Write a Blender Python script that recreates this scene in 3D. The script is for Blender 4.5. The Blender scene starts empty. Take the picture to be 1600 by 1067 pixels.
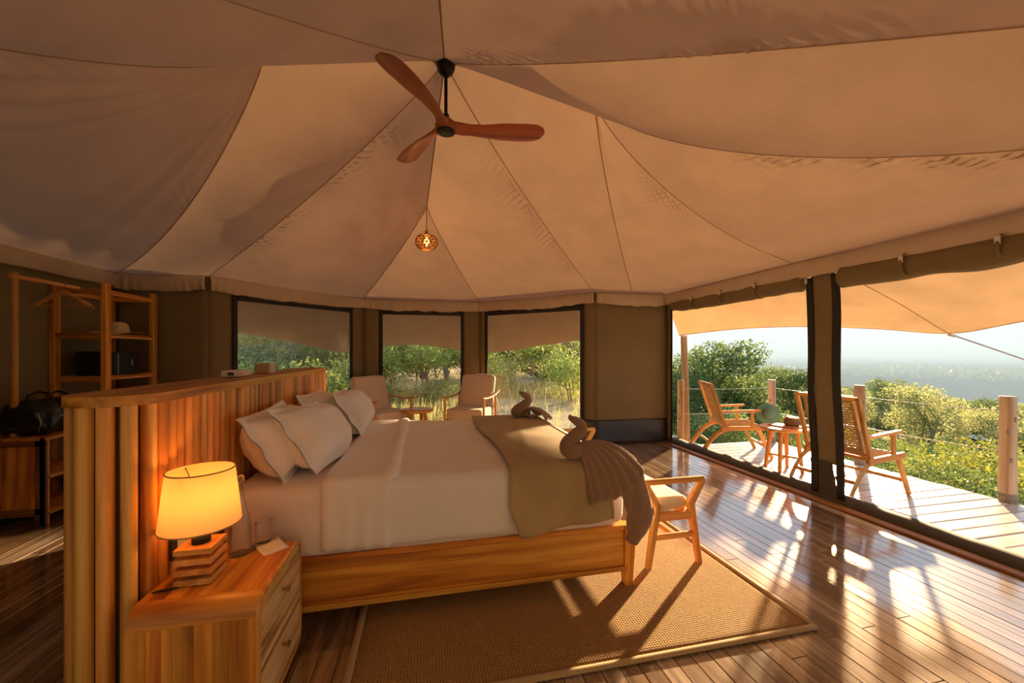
import bpy, math, random
import numpy as np
from mathutils import Vector, Matrix, noise

random.seed(7)
PI = math.pi
scene = bpy.context.scene
COL = scene.collection

# ---------------------------------------------------------------- camera
cam_data = bpy.data.cameras.new('camera')
cam_data.sensor_width = 36.0
cam_data.lens = 36.0 * 615.0 / 1600.0
cam_data.shift_y = (551.0 - 533.5) / 1600.0
cam_data.clip_end = 30000.0
cam_data.clip_start = 0.02
camera = bpy.data.objects.new('camera', cam_data)
camera.location = (0.0, 0.0, 1.35)
camera.rotation_euler = (PI / 2, 0.0, -math.atan(136.0 / 615.0))
COL.objects.link(camera)
scene.camera = camera

# ---------------------------------------------------------------- light settings
EXPOSURE = 0.64
SUN_STRENGTH = 15.0
SUN_COLOR = (1.0, 0.68, 0.36)
SUN_AZ = math.atan2(0.61, 0.79)      # direction towards the sun, from +X
SUN_EL = math.radians(12.0)
SKY_STRENGTH = 0.80
scene.view_settings.view_transform = 'Standard'
scene.view_settings.look = 'None'
scene.view_settings.gamma = 1.0
scene.view_settings.use_curve_mapping = False
scene.view_settings.exposure = EXPOSURE
scene.cycles.use_denoising = True
scene.cycles.max_bounces = 8
scene.cycles.diffuse_bounces = 5
scene.cycles.use_adaptive_sampling = True
scene.cycles.adaptive_threshold = 0.03
scene.cycles.transmission_bounces = 8
scene.cycles.transparent_max_bounces = 12
scene.cycles.volume_bounces = 0
scene.cycles.sample_clamp_indirect = 6.0
scene.cycles.caustics_reflective = False
scene.cycles.caustics_refractive = False

SUN_DIR = Vector((math.cos(SUN_AZ) * math.cos(SUN_EL), math.sin(SUN_AZ) * math.cos(SUN_EL), math.sin(SUN_EL)))
sun_data = bpy.data.lights.new('sun', 'SUN')
sun_data.energy = SUN_STRENGTH
sun_data.color = SUN_COLOR
sun_data.angle = math.radians(1.2)
sun = bpy.data.objects.new('sun', sun_data)
sun.rotation_euler = (-SUN_DIR).to_track_quat('-Z', 'Y').to_euler()
COL.objects.link(sun)

world = bpy.data.worlds.new('world')
scene.world = world
world.use_nodes = True
wn = world.node_tree
for n in list(wn.nodes):
    wn.nodes.remove(n)


def wnode(t, **kw):
    n = wn.nodes.new(t)
    for k, v in kw.items():
        setattr(n, k, v)
    return n


w_out = wnode('ShaderNodeOutputWorld')
w_bg = wnode('ShaderNodeBackground')
w_tc = wnode('ShaderNodeTexCoord')
w_sep = wnode('ShaderNodeSeparateXYZ')
w_ramp = wnode('ShaderNodeValToRGB')
w_ramp.color_ramp.elements[0].position = 0.0
w_ramp.color_ramp.elements[0].color = (0.80, 0.83, 0.83, 1)
w_ramp.color_ramp.elements[1].position = 1.0
w_ramp.color_ramp.elements[1].color = (0.36, 0.53, 0.82, 1)
e = w_ramp.color_ramp.elements.new(0.07)
e.color = (0.78, 0.83, 0.86, 1)
e = w_ramp.color_ramp.elements.new(0.25)
e.color = (0.66, 0.76, 0.88, 1)
w_map = wnode('ShaderNodeMapping')
w_map.inputs['Scale'].default_value = (2.0, 2.0, 9.0)
w_noise = wnode('ShaderNodeTexNoise')
w_noise.inputs['Scale'].default_value = 1.6
w_noise.inputs['Detail'].default_value = 5.0
w_cr = wnode('ShaderNodeMapRange')
w_cr.inputs['From Min'].default_value = 0.5
w_cr.inputs['From Max'].default_value = 0.75
w_cr.inputs['To Max'].default_value = 0.45
w_mix = wnode('ShaderNodeMix', data_type='RGBA')
w_mix.inputs[7].default_value = (0.92, 0.90, 0.86, 1)
w_bg.inputs['Strength'].default_value = SKY_STRENGTH
wn.links.new(w_tc.outputs['Generated'], w_sep.inputs[0])
wn.links.new(w_sep.outputs['Z'], w_ramp.inputs['Fac'])
wn.links.new(w_tc.outputs['Generated'], w_map.inputs['Vector'])
wn.links.new(w_map.outputs[0], w_noise.inputs['Vector'])
wn.links.new(w_noise.outputs['Fac'], w_cr.inputs['Value'])
wn.links.new(w_cr.outputs[0], w_mix.inputs[0])
wn.links.new(w_ramp.outputs['Color'], w_mix.inputs[6])
wn.links.new(w_mix.outputs[2], w_bg.inputs['Color'])
wn.links.new(w_bg.outputs[0], w_out.inputs['Surface'])

# ---------------------------------------------------------------- materials
MATS = {}


class NT:
    def __init__(self, name):
        m = bpy.data.materials.new(name)
        m.use_nodes = True
        self.m = m
        self.t = m.node_tree
        for n in list(self.t.nodes):
            self.t.nodes.remove(n)
        self.out = self.n('ShaderNodeOutputMaterial')
        MATS[name] = m

    def n(self, t, props=None, **inp):
        nd = self.t.nodes.new(t)
        for k, v in (props or {}).items():
            setattr(nd, k, v)
        for k, v in inp.items():
            self.set(nd, k.replace('_', ' '), v)
        return nd

    def set(self, nd, key, v):
        s = nd.inputs[int(key[1:])] if key.startswith('#') else nd.inputs[key]
        if isinstance(v, bpy.types.NodeSocket):
            self.t.links.new(v, s)
        else:
            if isinstance(v, (tuple, list)) and s.type == 'RGBA' and len(v) == 3:
                v = (*v, 1.0)
            s.default_value = v

    def link(self, a, b):
        self.t.links.new(a, b)

    def ramp(self, fac, stops, interp='LINEAR'):
        r = self.n('ShaderNodeValToRGB')
        cr = r.color_ramp
        cr.interpolation = interp
        while len(cr.elements) < len(stops):
            cr.elements.new(0.5)
        for e, (p, c) in zip(cr.elements, stops):
            e.position = p
            e.color = (*c, 1.0) if len(c) == 3 else c
        self.link(fac, r.inputs['Fac'])
        return r.outputs['Color']

    def mix(self, fac, a, b, blend='MIX'):
        x = self.n('ShaderNodeMix', {'data_type': 'RGBA', 'blend_type': blend})
        self.set(x, '#0', fac)
        self.set(x, '#6', a)
        self.set(x, '#7', b)
        return x.outputs[2]

    def math(self, op, a, b=0.0, c=None):
        x = self.n('ShaderNodeMath', {'operation': op})
        self.set(x, '#0', a)
        self.set(x, '#1', b)
        if c is not None:
            self.set(x, '#2', c)
        return x.outputs[0]

    def coords(self, scale=(1, 1, 1), kind='Object', rnd=0.0, rot=(0, 0, 0)):
        tc = self.n('ShaderNodeTexCoord')
        mp = self.n('ShaderNodeMapping')
        mp.inputs['Scale'].default_value = scale
        mp.inputs['Rotation'].default_value = rot
        self.link(tc.outputs[kind], mp.inputs['Vector'])
        if rnd:
            oi = self.n('ShaderNodeObjectInfo')
            mul = self.math('MULTIPLY', oi.outputs['Random'], rnd)
            cmb = self.n('ShaderNodeCombineXYZ', None, X=mul, Y=mul, Z=mul)
            self.link(cmb.outputs[0], mp.inputs['Location'])
        return mp.outputs[0]

    def noise(self, vec, scale=5.0, detail=4.0, rough=0.55, dist=0.0):
        x = self.n('ShaderNodeTexNoise', None, Vector=vec, Scale=scale, Detail=detail, Roughness=rough, Distortion=dist)
        return x.outputs['Fac']

    def bump(self, h, strength=0.3, dist=0.01):
        b = self.n('ShaderNodeBump', None, Height=h, Strength=strength, Distance=dist)
        return b.outputs[0]

    def finish(self, shader):
        self.link(shader, self.out.inputs['Surface'])
        return self.m


def principled(t, color, rough=0.5, normal=None, **kw):
    b = t.n('ShaderNodeBsdfPrincipled')
    t.set(b, 'Base Color', color)
    t.set(b, 'Roughness', rough)
    if normal is not None:
        t.link(normal, b.inputs['Normal'])
    for k, v in kw.items():
        t.set(b, k.replace('_', ' '), v)
    return b.outputs[0]


def plain(name, color, rough=0.5, var=0.08, nscale=6.0, **kw):
    """one colour with a little uneven tone, so that nothing looks like plastic"""
    t = NT(name)
    v = t.coords()
    f = t.noise(v, nscale, 4.0)
    dark = tuple(c * (1 - var) for c in color)
    light = tuple(min(1.0, c * (1 + var)) for c in color)
    col = t.ramp(f, [(0.3, dark), (0.7, light)])
    return t.finish(principled(t, col, rough, **kw))


def wood(name, axis, dark, mid, light, rough=0.42, scale=1.0, contrast=1.0, coat=0.0):
    t = NT(name)
    along, across = 0.55 * scale, 9.0 * scale
    sc = [across] * 3
    sc['xyz'.index(axis)] = along
    v = t.coords(tuple(sc), rnd=53.0)
    big = t.noise(v, 1.0, 3.0, 0.5, 1.4)
    sc2 = [70.0 * scale] * 3
    sc2['xyz'.index(axis)] = 2.5 * scale
    v2 = t.coords(tuple(sc2), rnd=91.0)
    fine = t.noise(v2, 1.0, 3.0, 0.6)
    w = 0.17 * contrast
    col = t.ramp(big, [(0.5 - w, dark), (0.5, mid), (0.5 + w, light)])
    grain = t.ramp(fine, [(0.3, (0.72, 0.66, 0.6)), (0.55, (1, 1, 1))])
    col = t.mix(0.7, col, grain, 'MULTIPLY')
    oi = t.n('ShaderNodeObjectInfo')
    hsv = t.n('ShaderNodeHueSaturation')
    t.link(t.math('MULTIPLY_ADD', oi.outputs['Random'], 0.5, 0.74), hsv.inputs['Value'])
    t.link(t.math('MULTIPLY_ADD', oi.outputs['Random'], -0.02, 0.51), hsv.inputs['Hue'])
    t.link(col, hsv.inputs['Color'])
    nrm = t.bump(fine, 0.18, 0.004)
    return t.finish(principled(t, hsv.outputs[0], rough, nrm, Coat_Weight=coat, Coat_Roughness=0.25))


def fabric(name, color, scale=260.0, rough=0.9, var=0.06, bump=0.25, trans=0.0, wrinkle=0.0, sheen=0.2, warp=None):
    t = NT(name)
    v = t.coords()
    sx = t.n('ShaderNodeTexWave', {'wave_type': 'BANDS', 'bands_direction': 'X'}, Vector=v, Scale=scale / 6.283, Distortion=0.6, Detail=1.0)
    sz = t.n('ShaderNodeTexWave', {'wave_type': 'BANDS', 'bands_direction': 'DIAGONAL'}, Vector=v, Scale=scale / 6.283, Distortion=0.6, Detail=1.0)
    weave = t.math('MULTIPLY', sx.outputs['Fac'], sz.outputs['Fac'])
    big = t.noise(v, 3.0, 4.0)
    dark = tuple(c * (1 - var * 1.6) for c in color)
    light = tuple(min(1, c * (1 + var)) for c in color)
    col = t.ramp(big, [(0.3, dark), (0.7, light)])
    col = t.mix(0.25, col, t.ramp(weave, [(0.0, (0.78, 0.76, 0.74)), (0.6, (1, 1, 1))]), 'MULTIPLY')
    h = weave
    nrm = t.bump(h, bump, 0.002)
    if wrinkle:
        wr = t.noise(t.coords((1, 1, 1)), 5.0, 5.0, 0.55, 0.8)
        b2 = t.n('ShaderNodeBump', None, Height=wr, Strength=wrinkle, Distance=0.06, Normal=nrm)
        nrm = b2.outputs[0]
    sh = principled(t, col, rough, nrm, Sheen_Weight=sheen)
    if trans:
        tr = t.n('ShaderNodeBsdfTranslucent', None, Color=col)
        t.link(nrm, tr.inputs['Normal'])
        mx = t.n('ShaderNodeMixShader')
        mx.inputs[0].default_value = trans
        t.link(sh, mx.inputs[1])
        t.link(tr.outputs[0], mx.inputs[2])
        sh = mx.outputs[0]
    return t.finish(sh)


TEAK = ((0.33, 0.095, 0.010), (0.68, 0.275, 0.032), (0.90, 0.46, 0.080))
for ax in 'xyz':
    wood('teak_' + ax, ax, *TEAK, rough=0.38, coat=0.15)
    wood('teak_pale_' + ax, ax, (0.54, 0.235, 0.055), (0.74, 0.37, 0.10), (0.86, 0.50, 0.175), rough=0.45)
    wood('teak_dark_' + ax, ax, (0.12, 0.040, 0.012), (0.24, 0.090, 0.025), (0.38, 0.16, 0.045), rough=0.4)
wood('slat_wood', 'z', (0.40, 0.145, 0.022), (0.70, 0.33, 0.062), (0.92, 0.55, 0.165), rough=0.4, coat=0.15)
wood('drawer_front', 'y', (0.40, 0.19, 0.045), (0.86, 0.60, 0.27), (0.93, 0.74, 0.42), rough=0.4, scale=1.6, contrast=0.8)
wood('deck_wood', 'x', (0.58, 0.51, 0.43), (0.74, 0.68, 0.60), (0.84, 0.79, 0.72), rough=0.28, coat=0.4)
wood('pole_wood', 'z', (0.40, 0.25, 0.14), (0.60, 0.42, 0.27), (0.72, 0.55, 0.40), rough=0.6)
wood('blade_wood', 'x', (0.20, 0.045, 0.012), (0.36, 0.085, 0.022), (0.48, 0.14, 0.035), rough=0.32, coat=0.3)
wood('floor_trim_wood', 'y', (0.22, 0.085, 0.03), (0.40, 0.17, 0.06), (0.52, 0.25, 0.10), rough=0.4)


def floor_material():
    t = NT('floor_plank_wood')
    v = t.coords((11.0, 0.7, 11.0), rnd=71.0)
    big = t.noise(v, 1.0, 5.0, 0.6, 1.8)
    v2 = t.coords((60.0, 2.2, 60.0), rnd=33.0)
    fine = t.noise(v2, 1.0, 3.0, 0.6)
    v3 = t.coords((2.5, 0.9, 1.0), rnd=17.0)
    worn = t.noise(v3, 1.0, 3.0, 0.5)
    col = t.ramp(big, [(0.30, (0.085, 0.040, 0.017)), (0.5, (0.32, 0.185, 0.090)), (0.70, (0.60, 0.42, 0.25))])
    col = t.mix(t.math('MULTIPLY', worn, 0.35), col, (0.42, 0.30, 0.19))
    col = t.mix(0.6, col, t.ramp(fine, [(0.3, (0.62, 0.56, 0.5)), (0.6, (1, 1, 1))]), 'MULTIPLY')
    oi = t.n('ShaderNodeObjectInfo')
    hsv = t.n('ShaderNodeHueSaturation')
    t.link(t.math('MULTIPLY_ADD', oi.outputs['Random'], 0.7, 0.62), hsv.inputs['Value'])
    t.link(t.math('MULTIPLY_ADD', oi.outputs['Random'], -0.35, 1.0), hsv.inputs['Saturation'])
    t.link(col, hsv.inputs['Color'])
    rough = t.math('MULTIPLY_ADD', fine, 0.16, 0.17)
    nrm = t.bump(t.math('ADD', fine, t.math('MULTIPLY', worn, 1.5)), 0.10, 0.006)
    return t.finish(principled(t, hsv.outputs[0], rough, nrm, Specular_IOR_Level=0.8, Coat_Weight=1.0, Coat_Roughness=0.10, Coat_IOR=2.6))


floor_material()


def canvas(name, color, trans, rough=0.9, wrinkle=0.04, scale=420.0):
    return fabric(name, color, scale, rough, 0.05, 0.12, trans, wrinkle, 0.05)


canvas('lining_canvas', (0.60, 0.385, 0.23), 0.10, wrinkle=0.05)
canvas('valance_canvas', (0.74, 0.63, 0.50), 0.12, wrinkle=0.08)
canvas('olive_canvas', (0.265, 0.21, 0.112), 0.10)
canvas('fly_canvas', (0.40, 0.30, 0.21), 0.22)
canvas('awning_canvas', (0.82, 0.66, 0.47), 0.42)
fabric('seam_tape', (0.86, 0.76, 0.62), 300, 0.9)
plain('black_webbing', (0.022, 0.020, 0.020), 0.7)
plain('black_skirt', (0.030, 0.034, 0.042), 0.32, nscale=3.0)
plain('sill_canvas', (0.075, 0.066, 0.052), 0.75)
fabric('bed_linen', (0.89, 0.88, 0.91), 900, 0.85, 0.02, 0.05, 0.0, 0.10)
fabric('pillow_linen', (0.92, 0.93, 0.97), 900, 0.85, 0.02, 0.05, 0.0, 0.22)
fabric('runner_weave', (0.50, 0.385, 0.20), 330, 0.95, 0.10, 0.8, 0.0, 0.05)
fabric('runner_hem', (0.45, 0.34, 0.17), 330, 0.95, 0.10, 0.8)
fabric('towel_terry', (0.365, 0.235, 0.165), 500, 1.0, 0.10, 1.0, 0.0, 0.10, 0.5)
fabric('cushion_cotton', (0.70, 0.60, 0.49), 500, 0.92, 0.03, 0.15, 0.0, 0.08)
fabric('piping_cord', (0.80, 0.72, 0.62), 500, 0.9)
fabric('bench_cotton', (0.83, 0.77, 0.66), 500, 0.9, 0.03, 0.12, 0.0, 0.04)


def rug_material():
    t = NT('sisal_weave')
    v = t.coords()
    wx = t.n('ShaderNodeTexWave', {'wave_type': 'BANDS', 'bands_direction': 'X'}, Vector=v, Scale=24.0, Distortion=1.2, Detail=2.0)
    wy = t.n('ShaderNodeTexWave', {'wave_type': 'BANDS', 'bands_direction': 'Y'}, Vector=v, Scale=24.0, Distortion=1.2, Detail=2.0)
    w = t.math('MULTIPLY', wx.outputs['Fac'], wy.outputs['Fac'])
    f = t.noise(v, 140.0, 3.0, 0.7)
    st = t.noise(t.coords((2.0, 26.0, 1.0)), 1.0, 3.0)
    h = t.math('ADD', w, t.math('MULTIPLY', f, 0.8))
    col = t.ramp(h, [(0.25, (0.12, 0.050, 0.005)), (0.6, (0.38, 0.185, 0.022)), (1.0, (0.60, 0.33, 0.055))])
    col = t.mix(t.math('MULTIPLY', st, 0.4), col, (0.33, 0.17, 0.035))
    return t.finish(principled(t, col, 0.95, t.bump(h, 0.9, 0.006), Sheen_Weight=0.2))


rug_material()
fabric('rug_binding', (0.50, 0.35, 0.17), 300, 0.9)


def woven_cane(name, c1, c2):
    t = NT(name)
    v = t.coords()
    f = t.noise(v, 60.0, 3.0)
    col = t.ramp(f, [(0.3, c1), (0.7, c2)])
    return t.finish(principled(t, col, 0.6, t.bump(f, 0.4, 0.003)))


woven_cane('cane', (0.36, 0.22, 0.10), (0.60, 0.42, 0.23))
woven_cane('straw', (0.60, 0.42, 0.22), (0.78, 0.58, 0.34))
woven_cane('rattan', (0.42, 0.20, 0.06), (0.62, 0.34, 0.12))
woven_cane('bark', (0.15, 0.12, 0.09), (0.34, 0.28, 0.21))
woven_cane('coconut_fibre', (0.075, 0.050, 0.034), (0.22, 0.15, 0.095))
fabric('hat_felt', (0.15, 0.33, 0.27), 400, 0.9, 0.1, 0.5)
plain('hat_band', (0.06, 0.055, 0.045), 0.7)
plain('dark_metal', (0.018, 0.017, 0.016), 0.42, Metallic=0.6)
plain('badge_metal', (0.20, 0.19, 0.18), 0.35, Metallic=0.7)
plain('brass', (0.50, 0.33, 0.16), 0.28, Metallic=1.0)
plain('black_leather', (0.012, 0.012, 0.013), 0.30, var=0.4, nscale=14.0)
plain('zip_metal', (0.45, 0.45, 0.46), 0.3, Metallic=1.0)
plain('black_enamel', (0.012, 0.012, 0.013), 0.35)
plain('paper', (0.80, 0.77, 0.72), 0.7, var=0.02)
plain('beige_card', (0.52, 0.38, 0.24), 0.8)
plain('white_plastic', (0.74, 0.72, 0.68), 0.5, var=0.03)
plain('socket_dark', (0.03, 0.025, 0.02), 0.45)
plain('rope', (0.62, 0.56, 0.47), 0.85)
plain('cable', (0.012, 0.010, 0.010), 0.5)
plain('wire', (0.55, 0.55, 0.52), 0.4, Metallic=0.8)
plain('strap_white', (0.78, 0.74, 0.68), 0.8)
plain('headboard_core', (0.055, 0.022, 0.010), 0.7)


def glass_material(name, color=(1, 1, 1), rough=0.0):
    t = NT(name)
    g = t.n('ShaderNodeBsdfGlass', None, Color=color, Roughness=rough, IOR=1.45)
    tr = t.n('ShaderNodeBsdfTransparent', None, Color=(0.92, 0.93, 0.92))
    fr = t.n('ShaderNodeFresnel', None, IOR=1.45)
    f = t.noise(t.coords(), 2.0, 1.0)
    mx = t.n('ShaderNodeMixShader')
    t.link(t.math('MULTIPLY_ADD', f, 0.05, 0.08), mx.inputs[0])
    t.link(g.outputs[0], mx.inputs[1])
    t.link(tr.outputs[0], mx.inputs[2])
    return t.finish(mx.outputs[0])


glass_material('clear_glass')


def screen_material():
    """clear window sheet with a faint dusty bloom and a fresnel reflection"""
    t = NT('window_sheet')
    tr = t.n('ShaderNodeBsdfTransparent', None, Color=(0.93, 0.93, 0.92))
    gl = t.n('ShaderNodeBsdfGlossy', None, Color=(1, 1, 1), Roughness=0.06)
    df = t.n('ShaderNodeBsdfDiffuse', None, Color=(0.62, 0.60, 0.56))
    dust = t.noise(t.coords((0.8, 0.8, 0.5)), 1.6, 5.0, 0.6, 1.0)
    m1 = t.n('ShaderNodeMixShader')
    t.link(t.math('MULTIPLY_ADD', dust, 0.16, 0.015), m1.inputs[0])
    t.link(tr.outputs[0], m1.inputs[1])
    t.link(df.outputs[0], m1.inputs[2])
    fr = t.n('ShaderNodeFresnel', None, IOR=1.35)
    m2 = t.n('ShaderNodeMixShader')
    t.link(fr.outputs[0], m2.inputs[0])
    t.link(m1.outputs[0], m2.inputs[1])
    t.link(gl.outputs[0], m2.inputs[2])
    return t.finish(m2.outputs[0])


screen_material()


def shade_material():
    t = NT('lamp_shade_cloth')
    f = t.noise(t.coords((300, 300, 300)), 1.0, 2.0)
    col = t.ramp(f, [(0.3, (0.86, 0.70, 0.46)), (0.7, (0.92, 0.78, 0.55))])
    d = principled(t, col, 0.9)
    tr = t.n('ShaderNodeBsdfTranslucent', None, Color=col)
    mx = t.n('ShaderNodeMixShader')
    mx.inputs[0].default_value = 0.5
    t.link(d, mx.inputs[1])
    t.link(tr.outputs[0], mx.inputs[2])
    return t.finish(mx.outputs[0])


shade_material()


def warm_filter_material():  # invented sheer, tinted to warm the daylight from behind the camera
    t = NT('warm_filter_cloth')
    f = t.noise(t.coords((200, 200, 200)), 1.0, 2.0)
    col = t.ramp(f, [(0.3, (0.94, 0.60, 0.29)), (0.7, (0.96, 0.66, 0.35))])
    d = t.n('ShaderNodeBsdfTranslucent', None, Color=col)
    tr = t.n('ShaderNodeBsdfTransparent', None, Color=(0.95, 0.64, 0.34))
    mx = t.n('ShaderNodeMixShader')
    mx.inputs[0].default_value = 0.45
    t.link(d.outputs[0], mx.inputs[1])
    t.link(tr.outputs[0], mx.inputs[2])
    return t.finish(mx.outputs[0])


warm_filter_material()


def glow(name, color, strength):
    t = NT(name)
    f = t.noise(t.coords(), 3.0, 1.0)
    em = t.n('ShaderNodeEmission', None, Color=color)
    t.link(t.math('MULTIPLY_ADD', f, strength * 0.1, strength), em.inputs['Strength'])
    return t.finish(em.outputs[0])


glow('bulb_glow', (1.0, 0.40, 0.08), 6.0)


def leaf_material(name, c1, c2, c3, trans=0.35):
    t = NT(name)
    g = t.n('ShaderNodeNewGeometry')
    oi = t.n('ShaderNodeObjectInfo')
    f = t.noise(t.coords((1, 1, 1), 'Object', 40.0), 0.9, 3.0, 0.6)
    r = t.math('MULTIPLY_ADD', g.outputs['Random Per Island'], 0.45, t.math('MULTIPLY', f, 0.75))
    r = t.math('ADD', r, t.math('MULTIPLY_ADD', oi.outputs['Random'], 0.4, -0.25))
    col = t.ramp(r, [(0.15, c1), (0.5, c2), (0.85, c3)])
    d = principled(t, col, 0.55, Specular_IOR_Level=0.3)
    tr = t.n('ShaderNodeBsdfTranslucent', None, Color=col)
    mx = t.n('ShaderNodeMixShader')
    mx.inputs[0].default_value = trans
    t.link(d, mx.inputs[1])
    t.link(tr.outputs[0], mx.inputs[2])
    return t.finish(mx.outputs[0])


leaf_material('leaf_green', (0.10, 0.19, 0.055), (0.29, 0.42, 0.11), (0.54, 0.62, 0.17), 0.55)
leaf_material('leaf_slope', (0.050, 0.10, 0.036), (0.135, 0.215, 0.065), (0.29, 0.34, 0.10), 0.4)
leaf_material('leaf_yellow', (0.13, 0.18, 0.03), (0.33, 0.36, 0.055), (0.60, 0.48, 0.06))
leaf_material('leaf_olive', (0.18, 0.21, 0.09), (0.40, 0.43, 0.17), (0.62, 0.60, 0.26), 0.55)
leaf_material('leaf_blue', (0.10, 0.19, 0.10), (0.26, 0.40, 0.18), (0.46, 0.60, 0.26), 0.55)
leaf_material('dry_grass', (0.30, 0.28, 0.10), (0.52, 0.50, 0.20), (0.72, 0.68, 0.34), 0.5)


def ground_material():
    t = NT('ground_soil')
    v = t.coords()
    a = t.noise(v, 0.25, 6.0, 0.6)
    b = t.noise(v, 4.0, 6.0, 0.65)
    col = t.ramp(a, [(0.40, (0.56, 0.47, 0.36)), (0.55, (0.44, 0.38, 0.24)), (0.72, (0.20, 0.22, 0.09))])
    sp = t.n('ShaderNodeSeparateXYZ', None, Vector=v)
    mr = t.n('ShaderNodeMapRange', None, Value=sp.outputs['X'])
    mr.inputs['From Min'].default_value = 5.5
    mr.inputs['From Max'].default_value = 9.0
    col = t.mix(mr.outputs[0], col, t.ramp(a, [(0.35, (0.05, 0.075, 0.025)), (0.65, (0.13, 0.13, 0.05))]))      # scrub covers the slope below the deck
    col = t.mix(0.6, col, t.ramp(b, [(0.3, (0.55, 0.5, 0.42)), (0.7, (1, 1, 1))]), 'MULTIPLY')
    return t.finish(principled(t, col, 0.95, t.bump(b, 0.5, 0.05), Specular_IOR_Level=0.1))


ground_material()


def forest_material():
    t = NT('forest_floor')
    v = t.coords()
    a = t.noise(v, 0.02, 8.0, 0.62)
    b = t.noise(v, 0.11, 6.0, 0.7)
    col = t.ramp(a, [(0.3, (0.012, 0.025, 0.009)), (0.5, (0.028, 0.048, 0.015)), (0.7, (0.06, 0.072, 0.026))])
    col = t.mix(0.7, col, t.ramp(b, [(0.3, (0.35, 0.4, 0.35)), (0.65, (1, 1, 1))]), 'MULTIPLY')
    return t.finish(principled(t, col, 0.95, t.bump(b, 0.3, 2.0), Specular_IOR_Level=0.0))


forest_material()

# ---------------------------------------------------------------- geometry helpers
class MB:
    """collects shapes; build() links them as ONE mesh object"""

    def __init__(self):
        self.v = []
        self.f = []

    def add(self, verts, faces):
        o = len(self.v)
        self.v.extend([tuple(p) for p in verts])
        self.f.extend([tuple(i + o for i in fc) for fc in faces])
        return self

    def box(self, c, s, ch=0.004, M=None):
        """box with chamfered edges: centre, full size, chamfer"""
        hx, hy, hz = s[0] / 2, s[1] / 2, s[2] / 2
        ch = min(ch, hx * 0.49, hy * 0.49, hz * 0.49)
        vs, idx = [], {}
        for sx in (-1, 1):
            for sy in (-1, 1):
                for sz in (-1, 1):
                    for a in range(3):
                        d = [hx - ch, hy - ch, hz - ch]
                        d[a] = (hx, hy, hz)[a]
                        idx[(sx, sy, sz, a)] = len(vs)
                        vs.append(Vector((sx * d[0], sy * d[1], sz * d[2])))
        fs = []
        for sg in (-1, 1):
            q = [idx[(sg, a, b, 0)] for a, b in ((-1, -1), (1, -1), (1, 1), (-1, 1))]
            fs.append(q if sg > 0 else q[::-1])
            q = [idx[(a, sg, b, 1)] for a, b in ((-1, -1), (-1, 1), (1, 1), (1, -1))]
            fs.append(q if sg > 0 else q[::-1])
            q = [idx[(a, b, sg, 2)] for a, b in ((-1, -1), (1, -1), (1, 1), (-1, 1))]
            fs.append(q if sg > 0 else q[::-1])
        for s1 in (-1, 1):
            for s2 in (-1, 1):
                q = [idx[(-1, s1, s2, 1)], idx[(1, s1, s2, 1)], idx[(1, s1, s2, 2)], idx[(-1, s1, s2, 2)]]
                fs.append(q if s1 * s2 > 0 else q[::-1])
                q = [idx[(s1, -1, s2, 0)], idx[(s1, -1, s2, 2)], idx[(s1, 1, s2, 2)], idx[(s1, 1, s2, 0)]]
                fs.append(q[::-1] if s1 * s2 > 0 else q)
                q = [idx[(s1, s2, -1, 0)], idx[(s1, s2, 1, 0)], idx[(s1, s2, 1, 1)], idx[(s1, s2, -1, 1)]]
                fs.append(q if s1 * s2 > 0 else q[::-1])
                for s3 in (-1, 1):
                    q = [idx[(s1, s2, s3, a)] for a in range(3)]
                    fs.append(q if s1 * s2 * s3 > 0 else q[::-1])
        c = Vector(c)
        if M is not None:
            vs = [M @ p for p in vs]
        return self.add([p + c for p in vs], fs)

    def span(self, lo, hi, ch=0.004):
        return self.box([(a + b) / 2 for a, b in zip(lo, hi)], [abs(b - a) for a, b in zip(lo, hi)], ch)

    def bar(self, a, b, w, h=None, up=(0, 0, 1), ch=0.003, taper=1.0):
        """square bar from a to b"""
        a, b = Vector(a), Vector(b)
        h = w if h is None else h
        d = (b - a)
        L = d.length
        d.normalize()
        up = Vector(up)
        if abs(d.dot(up)) > 0.97:
            up = Vector((1, 0, 0))
        x = d.cross(up).normalized()
        y = x.cross(d)
        M = Matrix((x, d, y)).transposed()
        o = len(self.v)
        self.box((a + b) / 2, (w, L, h), ch, M)
        if taper != 1.0:
            mid = (a + b) / 2
            for i in range(o, len(self.v)):
                p = Vector(self.v[i])
                t = (p - a).dot(d) / L
                k = 1 + (taper - 1) * t
                base = a + d * (p - a).dot(d)
                self.v[i] = tuple(base + (p - base) * k)
        return self

    def tube(self, pts, rad, n=10, caps=True, flat=None):
        pts = [Vector(p) for p in pts]
        m = len(pts)
        rad = [rad] * m if not hasattr(rad, '__len__') else rad
        tang = []
        for i in range(m):
            t = pts[min(i + 1, m - 1)] - pts[max(i - 1, 0)]
            tang.append(t.normalized() if t.length > 1e-9 else Vector((0, 0, 1)))
        ref = Vector((0, 0, 1)) if abs(tang[0].z) < 0.9 else Vector((1, 0, 0))
        nx = tang[0].cross(ref).normalized()
        vs, fs = [], []
        for i in range(m):
            if i:
                nx = (nx - tang[i] * nx.dot(tang[i]))
                nx = nx.normalized() if nx.length > 1e-6 else tang[i].cross(ref).normalized()
            ny = tang[i].cross(nx)
            for k in range(n):
                a = 2 * PI * k / n
                fx, fy = (1, 1) if flat is None else flat
                vs.append(pts[i] + (nx * math.cos(a) * fx + ny * math.sin(a) * fy) * rad[i])
        for i in range(m - 1):
            for k in range(n):
                k2 = (k + 1) % n
                fs.append((i * n + k, i * n + k2, (i + 1) * n + k2, (i + 1) * n + k))
        if caps:
            fs.append(tuple(range(n))[::-1])
            fs.append(tuple((m - 1) * n + k for k in range(n)))
        return self.add(vs, fs)

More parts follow.
